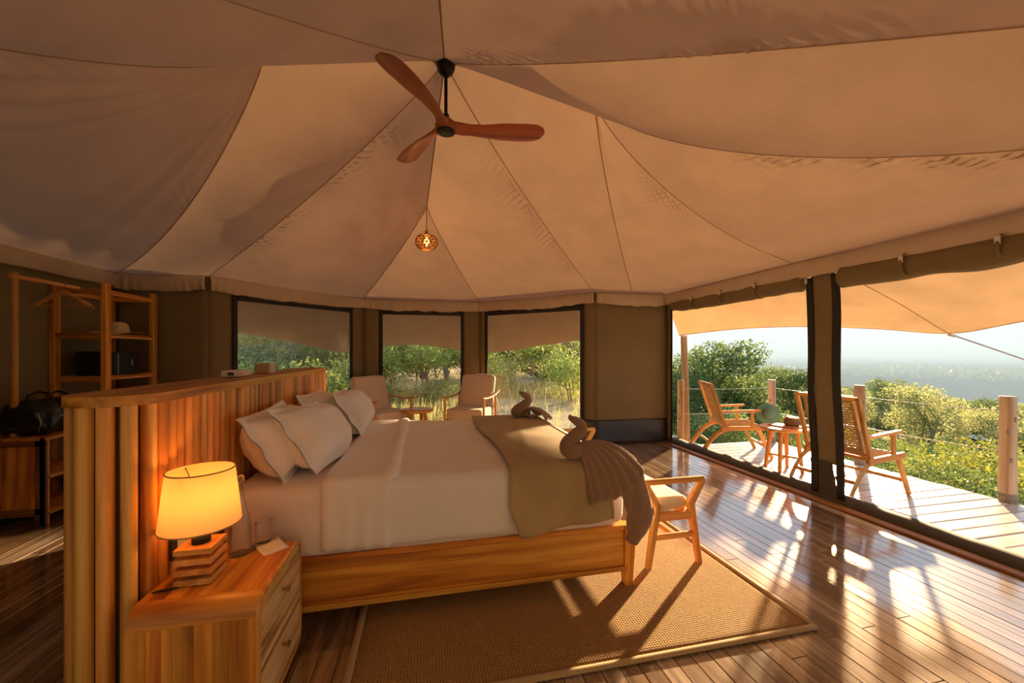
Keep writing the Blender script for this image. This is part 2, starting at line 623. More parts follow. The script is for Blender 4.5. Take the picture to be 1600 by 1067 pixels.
    def lathe(self, prof, c=(0, 0, 0), n=32, caps=True):
        """profile of (radius, z) turned about a vertical axis"""
        vs, fs = [], []
        m = len(prof)
        for r, z in prof:
            for k in range(n):
                a = 2 * PI * k / n
                vs.append((c[0] + r * math.cos(a), c[1] + r * math.sin(a), c[2] + z))
        for i in range(m - 1):
            for k in range(n):
                k2 = (k + 1) % n
                fs.append((i * n + k, i * n + k2, (i + 1) * n + k2, (i + 1) * n + k))
        if caps:
            fs.append(tuple(range(n))[::-1])
            fs.append(tuple((m - 1) * n + k for k in range(n)))
        return self.add(vs, fs)

    def prism(self, poly, z0, z1):
        n = len(poly)
        vs = [(x, y, z0) for x, y in poly] + [(x, y, z1) for x, y in poly]
        fs = [tuple(range(n))[::-1], tuple(range(n, 2 * n))]
        fs += [(i, (i + 1) % n, n + (i + 1) % n, n + i) for i in range(n)]
        return self.add(vs, fs)

    def grid(self, nu, nv, fn, closed_u=False, thick=0.0):
        """fn(u, v) -> point for u, v in 0..1; thick > 0 gives the sheet a back"""
        P = [[Vector(fn(i / (nu if closed_u else nu - 1), j / (nv - 1))) for j in range(nv)] for i in range(nu)]
        vs = [p for row in P for p in row]
        fs = []
        for i in range(nu if closed_u else nu - 1):
            i2 = (i + 1) % nu
            for j in range(nv - 1):
                fs.append((i * nv + j, i2 * nv + j, i2 * nv + j + 1, i * nv + j + 1))
        if not thick:
            return self.add(vs, fs)
        N = []
        for i in range(nu):
            for j in range(nv):
                du = P[min(i + 1, nu - 1)][j] - P[max(i - 1, 0)][j]
                dv = P[i][min(j + 1, nv - 1)] - P[i][max(j - 1, 0)]
                c = du.cross(dv)
                N.append(c.normalized() if c.length > 1e-12 else Vector((0, 0, 1)))
        k = len(vs)
        vs2 = vs + [p - q * thick for p, q in zip(vs, N)]
        fs2 = fs + [tuple(i + k for i in f[::-1]) for f in fs]
        edge = [(i * nv) for i in range(nu)] + [((nu - 1) * nv + j) for j in range(1, nv)] + \
               [(i * nv + nv - 1) for i in range(nu - 2, -1, -1)] + [j for j in range(nv - 2, 0, -1)]
        for a, b in zip(edge, edge[1:] + edge[:1]):
            fs2.append((b, a, a + k, b + k))
        return self.add(vs2, fs2)

    def rbox(self, lo, hi, r, n=(8, 8, 4), disp=None):
        """box with well rounded edges, subdivided, and optionally displaced by disp(p, normal)"""
        lo, hi = Vector(lo), Vector(hi)
        c, h = (lo + hi) / 2, (hi - lo) / 2
        r = min(r, h.x * 0.999, h.y * 0.999, h.z * 0.999)

        def axis(k, half):
            # dense in the rounded edge
            e = [(-half + r * (1 - math.cos(a * PI / 8))) for a in range(4)]
            m = [-(half - r) + 2 * (half - r) * i / k for i in range(k + 1)]
            return [-half + r * (i / 4) for i in range(4)] + m + [half - r * (i / 4) for i in range(3, -1, -1)]
        X, Y, Z = axis(n[0], h.x), axis(n[1], h.y), axis(n[2], h.z)
        key = {}
        vs, fs = [], []

        def vid(p):
            k = (round(p[0], 6), round(p[1], 6), round(p[2], 6))
            if k not in key:
                q = Vector((max(-(h.x - r), min(h.x - r, p[0])), max(-(h.y - r), min(h.y - r, p[1])), max(-(h.z - r), min(h.z - r, p[2]))))
                d = Vector(p) - q
                d = d.normalized() if d.length > 1e-9 else Vector((0, 0, 1))
                w = c + q + d * r
                if disp:
                    w = Vector(disp(w, d))
                key[k] = len(vs)
                vs.append(w)
            return key[k]

        def face(A, B, f, flip):
            for i in range(len(A) - 1):
                for j in range(len(B) - 1):
                    q = [vid(f(A[i], B[j])), vid(f(A[i + 1], B[j])), vid(f(A[i + 1], B[j + 1])), vid(f(A[i], B[j + 1]))]
                    if len(set(q)) < 3:
                        continue
                    fs.append(q[::-1] if flip else q)
        face(X, Y, lambda a, b: (a, b, h.z), False)
        face(X, Y, lambda a, b: (a, b, -h.z), True)
        face(X, Z, lambda a, b: (a, -h.y, b), False)
        face(X, Z, lambda a, b: (a, h.y, b), True)
        face(Y, Z, lambda a, b: (h.x, a, b), False)
        face(Y, Z, lambda a, b: (-h.x, a, b), True)
        return self.add(vs, fs)

    def xform(self, M):
        self.v = [tuple(M @ Vector(p)) for p in self.v]
        return self

    def mesh(self, name, material, smooth=None):
        me = bpy.data.meshes.new(name)
        me.from_pydata(self.v, [], self.f)
        me.materials.append(MATS[material])
        if smooth is not None:
            me.polygons.foreach_set('use_smooth', [True] * len(me.polygons))
            if smooth < 180:
                me.set_sharp_from_angle(angle=math.radians(smooth))
        me.update()
        return me

    def build(self, name, material, parent=None, world=False, smooth=None):
        """world=True: the vertices are in world coordinates and are moved into the parent's frame"""
        if parent is not None and world:
            inv = frame_of(parent).inverted()
            self.v = [tuple(inv @ Vector(p)) for p in self.v]
        return link(name, self.mesh(name, material, smooth), parent)


def frame_of(o):
    M = Matrix.LocRotScale(o.location, o.rotation_euler, o.scale)
    return frame_of(o.parent) @ M if o.parent else M


def link(name, data, parent=None):
    o = bpy.data.objects.new(name, data)
    COL.objects.link(o)
    if parent is not None:
        o.parent = parent
    return o


def tag(o, label=None, cat=None, group=None, kind=None):
    for k, v in (('label', label), ('category', cat), ('group', group), ('kind', kind)):
        if v:
            o[k] = v
    return o


def thing(name, label, cat, loc=(0, 0, 0), rz=0.0, group=None):
    o = bpy.data.objects.new(name, None)
    o.empty_display_size = 0.1
    COL.objects.link(o)
    o.location = loc
    o.rotation_euler = (0, 0, rz)
    return tag(o, label, cat, group)


KIDS = {}


def children(o):
    return [c for c in COL.objects if c.parent == o]


def copy_tree(o, loc=None, rz=None, label=None, parent=None):
    c = o.copy()
    COL.objects.link(c)
    c.parent = parent
    if loc is not None:
        c.location = loc
    if rz is not None:
        c.rotation_euler = (0, 0, rz)
    if label:
        c['label'] = label
    for ch in children(o):
        copy_tree(ch, parent=c)
    return c


def lerp(a, b, t):
    return a + (b - a) * t


def nz(x, y, z, s=1.0):
    return noise.noise(Vector((x * s, y * s, z * s)))


def sm(a, b, x):
    t = max(0.0, min(1.0, (x - a) / (b - a)))
    return t * t * (3 - 2 * t)


# ---------------------------------------------------------------- footprint of the tent
EAVE_Z = 2.23
VAL_Z = 2.07
# corners, anticlockwise from the near end of the deck side
FOOT = [(3.6, 0.45), (3.6, 5.35), (2.45, 5.40), (0.93, 6.85), (-1.0, 6.85), (-2.45, 5.20), (-3.35, 5.20),
        (-3.35, 0.50), (-2.45, 0.50), (-1.0, -1.05), (0.93, -1.05), (2.45, 0.40)]


def inside(x, y, grow=0.0):
    c = False
    n = len(FOOT)
    for i in range(n):
        x1, y1 = FOOT[i]
        x2, y2 = FOOT[(i + 1) % n]
        if (y1 > y) != (y2 > y) and x < (x2 - x1) * (y - y1) / (y2 - y1) + x1:
            c = not c
    return c


def y_range(x):
    """floor extent along Y at a given X"""
    ys = []
    n = len(FOOT)
    for i in range(n):
        (x1, y1), (x2, y2) = FOOT[i], FOOT[(i + 1) % n]
        if abs(x2 - x1) > 1e-6 and min(x1, x2) <= x <= max(x1, x2):
            ys.append(y1 + (y2 - y1) * (x - x1) / (x2 - x1))
    return (min(ys), max(ys)) if len(ys) >= 2 else None


# ---- floor: base slab plus planks, each its own piece
floor = MB().prism([(x * 1.0, y) for x, y in FOOT], -0.30, -0.022).build('floor', 'teak_dark_y')
tag(floor, 'glossy brown timber plank floor of the tent', kind='structure')
PW = 0.085
rng = random.Random(3)
x = -3.35
while x < 3.6 - 0.01:
    x1 = min(x + PW, 3.6)
    mid = (x + x1) / 2
    yr = [y_range(min(max(q, -3.349), 3.599)) for q in (x + 0.001, x1 - 0.001)]
    lo, hi = max(yr[0][0], yr[1][0]), min(yr[0][1], yr[1][1])
    y = lo
    cut = lo + rng.uniform(0.6, 2.8)
    while y < hi - 0.02:
        y1 = min(cut, hi)
        if hi - y1 < 0.35:
            y1 = hi
        dz = rng.uniform(-0.0012, 0.0008)
        b = MB().box((0, 0, 0), (x1 - x - 0.0025, y1 - y - 0.0025, 0.022), 0.0018)
        p = b.build('plank', 'floor_plank_wood', floor)
        p.location = (mid, (y + y1) / 2, -0.011 + dz)
        y = y1
        cut = y + rng.uniform(2.1, 3.0)
    x = x1

# ---- ceiling lining: seams hung from a short ridge, sheets between them
A = Vector((0.14, 2.9, 3.47))
PR = Vector((1.316, 2.9, 3.32))
PL = Vector((-1.03, 2.9, 3.35))
KF = Vector((0.02, 4.42, 2.95))
KN = Vector((0.02, 1.38, 2.95))


def eave(x, y):
    return Vector((x, y, EAVE_Z))


def seam_curve(p0, p1, sag, peak=0.4):
    """hanging seam from p0 to p1, lowest against its chord near s = peak"""
    k = math.log(0.5) / math.log(peak)

    def f(s):
        p = p0.lerp(p1, s)
        q = s ** k
        p.z -= sag * 4 * q * (1 - q)
        return p
    return f


def chain(f0, f1, split):
    return lambda s: f0(s / split) if s < split else f1((s - split) / (1 - split))


SEAMS = {
    'pr_mid': seam_curve(PR, eave(3.6, 3.2), 0.26),
    'pr_cor': seam_curve(PR, eave(3.6, 5.35), 0.30),
    'pr_far': seam_curve(PR, eave(3.05, 5.375), 0.22, 0.3),
    'a_fr': seam_curve(A, eave(2.45, 5.4), 0.11),
    'k_fr': chain(seam_curve(A, KF, 0.02), seam_curve(KF, eave(0.93, 6.85), 0.06), 0.42),
    'k_fl': chain(seam_curve(A, KF, 0.02), seam_curve(KF, eave(-1.0, 6.85), 0.06), 0.42),
    'a_fl': seam_curve(A, eave(-2.45, 5.2), 0.12),
    'pl_far': seam_curve(PL, eave(-3.35, 5.2), 0.34),
    'pl_mid': seam_curve(PL, eave(-3.35, 2.85), 0.28),
    'pl_near': seam_curve(PL, eave(-3.35, 0.5), 0.34),
    'a_nl': seam_curve(A, eave(-2.45, 0.5), 0.08),
    'k_nl': chain(seam_curve(A, KN, 0.02), seam_curve(KN, eave(-1.0, -1.05), 0.06), 0.42),
    'k_nr': chain(seam_curve(A, KN, 0.02), seam_curve(KN, eave(0.93, -1.05), 0.06), 0.42),
    'a_nr': seam_curve(A, eave(2.45, 0.4), 0.07),
    'pr_near': seam_curve(PR, eave(3.6, 0.45), 0.36),
}
# sheet: first seam, second seam, sag, wrinkle at first seam, wrinkle at second seam (amplitude, start, end, spacing)
W0 = None
SHEETS = [
    ('pr_near', 'pr_mid', 0.05, (0.022, 0.30, 0.95, 0.085), (0.004, 0.15, 0.8, 0.05)),
    ('pr_mid', 'pr_cor', 0.015, (0.009, 0.15, 0.85, 0.055), W0),
    ('pr_cor', 'pr_far', 0.0, W0, W0),
    ('pr_far', 'a_fr', 0.05, (0.006, 0.25, 0.9, 0.07), W0),
    ('a_fr', 'k_fr', 0.07, (0.022, 0.25, 0.85, 0.065), W0),
    ('k_fr', 'k_fl', 0.04, W0, W0),
    ('k_fl', 'a_fl', 0.07, W0, (0.020, 0.15, 0.9, 0.065)),
    ('a_fl', 'pl_far', 0.06, W0, W0),
    ('pl_far', 'pl_mid', 0.05, (0.010, 0.2, 0.8, 0.10), W0),
    ('pl_mid', 'pl_near', 0.05, W0, (0.010, 0.15, 0.9, 0.11)),
    ('pl_near', 'a_nl', 0.05, W0, W0),
    ('a_nl', 'k_nl', 0.06, W0, W0),
    ('k_nl', 'k_nr', 0.04, W0, W0),
    ('k_nr', 'a_nr', 0.07, W0, (0.021, 0.12, 0.75, 0.09)),
    ('a_nr', 'pr_near', 0.05, W0, W0),
]
ceiling = tag(thing('ceiling', None, None), 'cream canvas tent ceiling hung in sagging gores from a short ridge', kind='structure')


def sheet_fn(a, b, sag, wa, wb, seed):
    fa, fb = SEAMS[a], SEAMS[b]
    La = (fa(1) - fa(0)).length
    Lb = (fb(1) - fb(0)).length

    def wr(spec, s, d, L):
        if not spec:
            return 0.0
        amp, s0, s1, gap = spec
        m = sm(s0 - 0.08, s0 + 0.08, s) * (1 - sm(s1 - 0.1, s1 + 0.05, s))
        m *= 0.8 + 1.6 * max(0.0, nz(s * 5 + seed * 3.1, seed, 0.5))
        n1 = nz(s * 7.0, seed * 1.7, 2.0)
        depth = 0.16 + 0.16 * n1 + 0.10 * nz(s * 19.0, seed, 7.0)
        fall = math.exp(-(d / max(0.05, depth)) ** 1.5) * (1 - math.exp(-d / 0.02))
        ph = (s * L + d * 0.55) / gap + 0.8 * nz(s * 11, d * 3, seed)
        return amp * m * fall * math.sin(2 * PI * ph)

    def f(s, t):
        p = fa(s).lerp(fb(s), t)
        w = (fa(s) - fb(s)).length
        g = sag * 4 * t * (1 - t) * min(1.0, w / 1.2) * (0.25 + 0.75 * math.sin(PI * min(1, s)))
        z = -g
        z += wr(wa, s, t * w, La) + wr(wb, s, (1 - t) * w, Lb)
        # long soft drape folds running between the seams
        z += 0.010 * math.sin(PI * t) * math.sin(PI * s) * nz(p.x * 1.6 + seed, p.y * 1.6, 0.0, 1.0) * 2
        e = math.sin(PI * min(1.0, s))
        if 'pl_mid' in (a, b):
            z += 0.016 * e * math.sin(PI * t) * math.sin(2 * PI * (t * 4.5 + 0.35 * nz(s * 2.2, seed, 1) + 0.25 * s))
        z += 0.006 * e * math.sin(PI * t) * nz(p.x * 5, p.y * 2.2, seed * 1.3)
        return (p.x, p.y, p.z + z)
    return f


for i, (a, b, sag, wa, wb) in enumerate(SHEETS):
    MB().grid(110, 56, sheet_fn(a, b, sag, wa, wb, i + 1)).build('lining_gore', 'lining_canvas', ceiling, smooth=180)
for k, f in SEAMS.items():
    if k in ('pl_mid', 'pr_cor'):
        continue
    n = 40
    pts = [f(j / (n - 1)) - Vector((0, 0, 0.004)) for j in range(n)]
    MB().tube(pts, 0.0035, 6, flat=(1.3, 0.6)).build('seam', 'lining_canvas', ceiling, smooth=60)
for q0, q1, sg in ((A, PR, 0.05), (A, PL, 0.03)):
    f = seam_curve(q0, q1, sg * 0.0)
    MB().tube([f(j / 15) - Vector((0, 0, 0.004)) for j in range(16)], 0.0035, 6).build('seam', 'lining_canvas', ceiling, smooth=60)

# ---- valance: the cloth band that hangs below the eave, one per wall run
def valance(i, wav, pucker):
    x0, y0 = FOOT[i]
    x1, y1 = FOOT[(i + 1) % len(FOOT)]
    L = math.hypot(x1 - x0, y1 - y0)
    nx, ny = -(y1 - y0) / L, (x1 - x0) / L      # inwards for an anticlockwise footprint
    n = max(24, int(L / 0.02))

    def f(u, v):
        s = u * L
        edge = min(s, L - s)
        pk = pucker * math.exp(-(edge / 0.22) ** 2)
        bot = VAL_Z + wav * (0.5 * nz(s * 2.3, i * 3.3, 1) + 0.35 * nz(s * 7, i, 4)) - wav * 0.6 * math.sin(PI * u)
        z = lerp(EAVE_Z + 0.004, bot, v)
        off = 0.05 + 0.012 * nz(s * 3, v * 2, i) * v + pk * 0.030 * v * math.sin(s * 75) + 0.02 * math.sin(PI * v)
        off += pucker * 0.012 * v * nz(s * 9, v * 3, i + 7)
        return (x0 + (x1 - x0) * u + nx * off, y0 + (y1 - y0) * u + ny * off, z)
    MB().grid(n, 9, f, thick=0.003).build('valance', 'valance_canvas', ceiling, smooth=180)


for i in range(len(FOOT)):
    valance(i, 0.012 if i in (0, 6) else 0.05, 0.2 if i in (0, 6) else 1.0)

# ---------------------------------------------------------------- tent walls, windows, sill
WALL_T = 0.02


def wall_frame(i):
    x0, y0 = FOOT[i]
    x1, y1 = FOOT[(i + 1) % len(FOOT)]
    L = math.hypot(x1 - x0, y1 - y0)
    return Vector((x0, y0, 0)), Vector(((x1 - x0) / L, (y1 - y0) / L, 0)), Vector((-(y1 - y0) / L, (x1 - x0) / L, 0)), L


def on_wall(i, s, z, off=0.0):
    o, d, n, L = wall_frame(i)
    return o + d * s + n * off + Vector((0, 0, z))


def canvas_strip(i, s0, s1, z0, z1, name, material, parent, off=0.0, t=0.006, wob=0.010, nz_=24):
    """upright cloth panel on wall run i, slightly slack"""
    def f(u, v):
        s, z = lerp(s0, s1, u), lerp(z0, z1, v)
        w = wob * nz(s * 2.2 + i * 7, z * 0.9, i) * math.sin(PI * min(1, max(0, v)))
        return on_wall(i, s, z, off + w)
    nu = max(3, int((s1 - s0) / 0.06))
    MB().grid(nu, nz_, f, thick=t).build(name, material, parent, smooth=180)


def black_skirt(i, s0, s1, parent):
    def f(u, v):
        s = lerp(s0, s1, u)
        return on_wall(i, s, lerp(0.0, 0.36, v), 0.012 + 0.012 * (1 - v) + 0.005 * nz(s * 8, v * 3, i))
    MB().grid(max(6, int((s1 - s0) / 0.05)), 8, f, thick=0.004).build('skirt', 'black_skirt', parent, smooth=180)


WALL_NAMES = {0: 'wall_deck_side', 1: 'wall_far_right_corner', 2: 'wall_far_right', 3: 'wall_far', 4: 'wall_far_left', 5: 'wall_far_left_corner',
              6: 'wall_left', 7: 'wall_near_left_corner', 8: 'wall_near_left', 9: 'wall_near', 10: 'wall_near_right', 11: 'wall_near_right_corner'}
WALL_LABELS = {0: 'open deck side of the tent with one canvas pillar', 1: 'olive canvas corner panel beside the deck opening',
               2: 'olive canvas wall around the right of three far windows', 3: 'olive canvas wall around the middle of three far windows',
               4: 'olive canvas wall around the left of three far windows', 5: 'olive canvas corner panel behind the shelf unit',
               6: 'dark olive canvas wall behind the hanging rail'}
# window opening (s0, s1) on each windowed run
WINDOW = {2: (0.20, 1.94), 3: (0.30, 1.64), 4: (0.24, 1.92), 8: (0.25, 1.9), 9: (0.25, 1.68), 10: (0.25, 1.9)}
walls = {}
for i in range(12):
    w = tag(thing(WALL_NAMES[i], None, None), WALL_LABELS.get(i, 'canvas wall behind the camera'), kind='structure')
    walls[i] = w
    L = wall_frame(i)[3]
    if i == 0 or i == 11 or i == 7:
        pass
    if i in WINDOW:
        a, b = WINDOW[i]
        canvas_strip(i, 0, a, 0, 2.24, 'canvas_panel', 'olive_canvas', w)
        canvas_strip(i, b, L, 0, 2.24, 'canvas_panel', 'olive_canvas', w)
        canvas_strip(i, a, b, 2.06, 2.24, 'canvas_header', 'olive_canvas', w, nz_=4)
        black_skirt(i, 0, a, w)
        black_skirt(i, b, L, w)
    elif i == 0:
        pass
    else:
        canvas_strip(i, 0, L, 0, 2.24, 'canvas_panel', 'olive_canvas', w)
        black_skirt(i, 0.0, L, w)

n_win = 0
for i in (4, 3, 2, 8, 9, 10):
    a, b = WINDOW[i]
    n_win += 1
    place = {4: 'left of the three far windows, behind the headboard', 3: 'middle of the three far windows, behind the small round table',
             2: 'right of the three far windows, beside the canvas corner'}.get(i, 'window behind the camera')
    wdw = tag(thing('window_%d' % n_win, None, None), ('black-framed clear sheet window, ' if i < 6 else 'added light-warming sheer on the unseen ') + place, kind='structure')
    fw = 0.055

    def strip(s0, s1, z0, z1):
        def f(u, v):
            s, z = lerp(s0, s1, u), lerp(z0, z1, v)
            return on_wall(i, s, z, 0.016 + 0.004 * nz(s * 6, z * 6, i))
        MB().grid(max(3, int((s1 - s0) / 0.04)), max(3, int((z1 - z0) / 0.04)), f, thick=0.008).build('frame_strip', 'black_webbing', wdw, smooth=180)
    strip(a - fw / 2, a + fw / 2, 0.03, 2.09)
    strip(b - fw / 2, b + fw / 2, 0.03, 2.09)
    strip(a + fw / 2, b - fw / 2, 1.985, 2.10)
    strip(a + fw / 2, b - fw / 2, 0.03, 0.10)
    if i in (2, 3, 4):
        MB().grid(12, 12, lambda u, v: on_wall(i, lerp(a, b, u), lerp(0.05, 2.08, v), 0.004 * nz(u * 4, v * 4, i))).build('pane', 'window_sheet', wdw, smooth=180)
    else:
        MB().grid(160, 12, lambda u, v: on_wall(i, lerp(a - 0.06, b + 0.06, u), lerp(0.06, 2.10, v), 0.075 + 0.022 * math.sin(u * 95) + 0.01 * nz(u * 9, v * 2, i))).build('added_warm_sheer', 'warm_filter_cloth', wdw, smooth=180)  # added out of view to warm light on the bed's near side

# ---- the deck side: canvas pillar, rolled flaps, dark sill, timber trim
w = walls[0]
# wall run 0 goes from (3.6, .45) to (3.6, 5.35): s = y - .45


def pillar_strip(name, y0, y1, z0, z1, x, material, thick=0.01, wob=0.012):
    def f(u, v):
        y, z = lerp(y0, y1, u), lerp(z0, z1, v)
        k = 1 - v
        return (x + wob * nz(y * 5, z * 1.4, 3.0) * 1.5, y + (0.035 * k if False else 0) - 0.06 * k, z)
    MB().grid(10, 30, f, thick=thick).build(name, material, w, smooth=180)


pillar_strip('pillar_canvas', 2.835, 3.045, 0.34, 2.2, 3.60, 'olive_canvas')
pillar_strip('pillar_skirt', 2.845, 3.055, 0.02, 0.35, 3.595, 'sill_canvas')
pillar_strip('pillar_edge', 2.785, 2.85, 0.05, 2.06, 3.585, 'black_webbing', wob=0.02)
pillar_strip('pillar_edge', 3.03, 3.09, 0.05, 2.06, 3.585, 'black_webbing', wob=0.02)
for y in (2.79, 3.085):
    MB().box((3.575, y, 2.035), (0.012, 0.022, 0.05), 0.004).build('toggle', 'strap_white', w)
canvas_strip(0, 4.76, 4.9, 0.0, 2.24, 'canvas_panel', 'olive_canvas', w)
canvas_strip(0, 4.74, 4.78, 0.0, 2.08, 'edge_webbing', 'black_webbing', w, off=0.012)
canvas_strip(0, 0.0, 0.30, 0.0, 2.24, 'canvas_panel', 'olive_canvas', w)


def roll(y0, y1, zc, r0, sag):
    n = 60
    pts, rad = [], []
    for j in range(n):
        u = j / (n - 1)
        y = lerp(y0, y1, u)
        pts.append((3.585 + 0.012 * nz(y * 2, 1, 2), y, zc - sag * math.sin(PI * u) * 0.3 + 0.014 * nz(y * 3, 5, 1)))
        rad.append((r0 + 0.018 * nz(y * 4, 3, 8)) * (0.55 if j in (0, n - 1) else 1))
    o = MB().tube(pts, rad, 14, flat=(0.8, 1.15)).build('rolled_flap', 'olive_canvas', w, smooth=180)
    k = int((y1 - y0) / 0.55)
    for j in range(1, k + 1):
        y = lerp(y0, y1, j / (k + 1))
        MB().box((3.50, y, zc + 0.04), (0.012, 0.028, 0.055), 0.004).build('tie', 'strap_white', o)
        MB().lathe([(0.09 + 0.004, -0.012), (0.095 + 0.004, 0), (0.09 + 0.004, 0.012)], n=20, caps=False).xform(Matrix.Translation((3.585, y, zc)) @ Matrix.Rotation(PI / 2, 4, 'X')).build('tie_band', 'olive_canvas', o, smooth=180)


roll(3.10, 5.20, 2.035, 0.072, 0.05)
roll(0.72, 2.78, 2.015, 0.085, 0.05)

# dark canvas sill roll lying along the opening and the timber trim inside it
def long_roll(y0, y1):
    n = 60
    pts = [(3.66 + 0.01 * nz(lerp(y0, y1, j / (n - 1)) * 1.5, 2, 2), lerp(y0, y1, j / (n - 1)), 0.018 + 0.008 * nz(j * 0.4, 1, 1)) for j in range(n)]
    return MB().tube(pts, [0.075 + 0.006 * nz(j * 0.5, 4, 4) for j in range(n)], 14, flat=(1.3, 0.75))


tag(long_roll(0.45, 5.35).build('trim_1', 'sill_canvas', smooth=180), 'dark canvas sill roll along the foot of the deck opening', kind='structure')
tr = MB()
tr.span((3.47, 0.55, 0.0), (3.555, 5.33, 0.018), 0.006)
tag(tr.build('trim_2', 'floor_trim_wood'), 'reddish timber trim strip inside the deck opening', kind='structure')

# ---- outer fly sheet skirting the far walls (seen through the windows)
FLY = [  # (x, y, z) of the outer edge; inner edge follows the eave
    (3.9, 6.1, 1.75), (3.0, 6.35, 1.62), (2.55, 6.55, 1.55), (2.0, 7.05, 1.47), (1.45, 7.7, 1.36), (1.05, 8.0, 1.34), (0.6, 7.95, 1.42),
    (0.0, 7.9, 1.49), (-0.6, 7.95, 1.49), (-1.05, 8.0, 1.43), (-1.5, 7.9, 1.35), (-2.0, 7.3, 1.47), (-2.6, 6.7, 1.62), (-3.2, 6.3, 1.72), (-3.9, 6.0, 1.70)]
INNER = [(3.75, 5.45, 2.34), (2.9, 5.5, 2.34), (2.5, 5.5, 2.34), (1.9, 6.05, 2.34), (1.4, 6.55, 2.34), (0.95, 6.95, 2.34), (0.5, 6.95, 2.34),
         (0.0, 6.95, 2.34), (-0.6, 6.95, 2.34), (-1.0, 6.95, 2.34), (-1.4, 6.55, 2.34), (-1.9, 6.0, 2.34), (-2.45, 5.35, 2.34), (-3.0, 5.32, 2.34), (-3.5, 5.3, 2.34)]


def poly_at(P, u):
    k = u * (len(P) - 1)
    i = min(int(k), len(P) - 2)
    t = k - i

    def cr(a, b, c, d):
        return 0.5 * ((2 * b) + (-a + c) * t + (2 * a - 5 * b + 4 * c - d) * t * t + (-a + 3 * b - 3 * c + d) * t ** 3)
    g = lambda j: P[max(0, min(len(P) - 1, j))]
    return Vector([cr(g(i - 1)[q], g(i)[q], g(i + 1)[q], g(i + 2)[q]) for q in range(3)])


def fly(u, v):
    a, b = poly_at(INNER, u), poly_at(FLY, u)
    p = a.lerp(b, v)
    p.z += -0.05 * math.sin(PI * v) + 0.012 * nz(p.x * 2, p.y * 2, v * 2) * v
    return p


o = MB().grid(120, 16, fly, thick=0.004).build('fly_sheet', 'fly_canvas', smooth=180)
tag(o, 'taupe canvas fly sheet drooping outside the three far windows', 'canvas sheet')

# ---- awning over the deck
AW_OUT = [(3.92, 5.50, 1.62), (4.15, 5.25, 1.66), (4.5, 4.75, 1.70), (4.9, 4.15, 1.69), (5.25, 3.6, 1.63), (5.55, 3.15, 1.56), (5.35, 2.6, 1.62), (5.15, 2.0, 1.72), (5.05, 1.4, 1.80), (5.0, 0.7, 1.82), (5.0, 0.0, 1.80)]
AW_IN = [(3.66, 5.55, 2.20), (3.66, 5.30, 2.24), (3.66, 4.85, 2.26), (3.66, 4.3, 2.27), (3.66, 3.75, 2.27), (3.66, 3.15, 2.27), (3.66, 2.6, 2.27), (3.66, 2.0, 2.27), (3.66, 1.4, 2.27), (3.66, 0.8, 2.27), (3.66, 0.2, 2.27)]


def awning(u, v):
    a, b = poly_at(AW_IN, u), poly_at(AW_OUT, u)
    p = a.lerp(b, v)
    p.z += 0.05 * math.sin(PI * v) + 0.008 * nz(p.x * 3, p.y * 3, 1.0)
    return p


aw = thing('awning', 'tan canvas awning stretched over the deck', 'awning', (3.66, 3.0, 2.27))
MB().grid(90, 26, awning, thick=0.003).build('awning_sheet', 'awning_canvas', aw, world=True, smooth=180)
MB().tube([poly_at(AW_OUT, j / 60) for j in range(61)], 0.007, 6).build('edge_cord', 'awning_canvas', aw, world=True, smooth=180)
fs = seam_curve(Vector((3.68, 3.15, 2.27)), Vector((5.55, 3.15, 1.56)), -0.02)
MB().tube([Vector(awning(0.5, j / 20)) - Vector((0, 0, 0.006)) for j in range(21)], 0.006, 6).build('seam', 'awning_canvas', aw, world=True, smooth=180)

# ---------------------------------------------------------------- rug
def rug_fn(u, v):
    return (lerp(-0.31, 1.863, u), lerp(1.56, 4.25, v), 0.012 + 0.0015 * nz(u * 9, v * 9, 1))


rug = thing('rug', 'large brown woven sisal rug under the bed', 'rug', (0.78, 2.9, 0.0))
MB().grid(40, 50, rug_fn, thick=0.011).build('weave', 'sisal_weave', rug, world=True, smooth=180)
bd = [(-0.31, 1.56), (1.863, 1.56), (1.863, 4.25), (-0.31, 4.25)]
for k in range(4):
    (xa, ya), (xb, yb) = bd[k], bd[(k + 1) % 4]
    MB().tube([(lerp(xa, xb, j / 30) + 0.003 * nz(j, k, 1), lerp(ya, yb, j / 30) + 0.003 * nz(j, k, 4), 0.010) for j in range(31)], 0.013, 8, flat=(1.3, 0.8)).build('binding', 'rug_binding', rug, world=True, smooth=180)

# ---------------------------------------------------------------- bed
BY0, BY1 = 2.06, 3.76
bed = thing('bed', 'wide teak double bed with deep side rails', 'bed', (0.1, 2.91, 0.0))


def bed_part(name, lo, hi, m, ch=0.004):
    return MB().span(lo, hi, ch).build(name, m, bed, world=True)


for y0, y1, yc0, yc1 in ((BY0 + 0.012, BY0 + 0.045, BY0, BY0 + 0.075), (BY1 - 0.045, BY1 - 0.012, BY1 - 0.075, BY1)):
    bed_part('side_rail', (-0.93, y0, 0.125), (1.12, y1, 0.335), 'teak_x')
    bed_part('rail_cap', (-0.93, yc0, 0.335), (1.14, yc1, 0.362), 'teak_x')
    bed_part('rail_foot', (-0.93, yc0, 0.098), (1.14, yc1, 0.125), 'teak_x')
bed_part('foot_rail', (1.11, BY0 + 0.05, 0.12), (1.145, BY1 - 0.05, 0.355), 'teak_y')
for y in (BY0 + 0.032, BY1 - 0.032):
    MB().bar((1.152, y, 0.36), (1.148, y, 0.0), 0.078, 0.074, (0, 1, 0), 0.004, 0.62).build('leg', 'teak_z', bed, world=True)
    MB().bar((-0.85, y + (0.05 if y < 2.9 else -0.05), 0.36), (-0.85, y + (0.05 if y < 2.9 else -0.05), 0.0), 0.075, 0.075, (0, 1, 0)).build('leg', 'teak_z', bed, world=True)
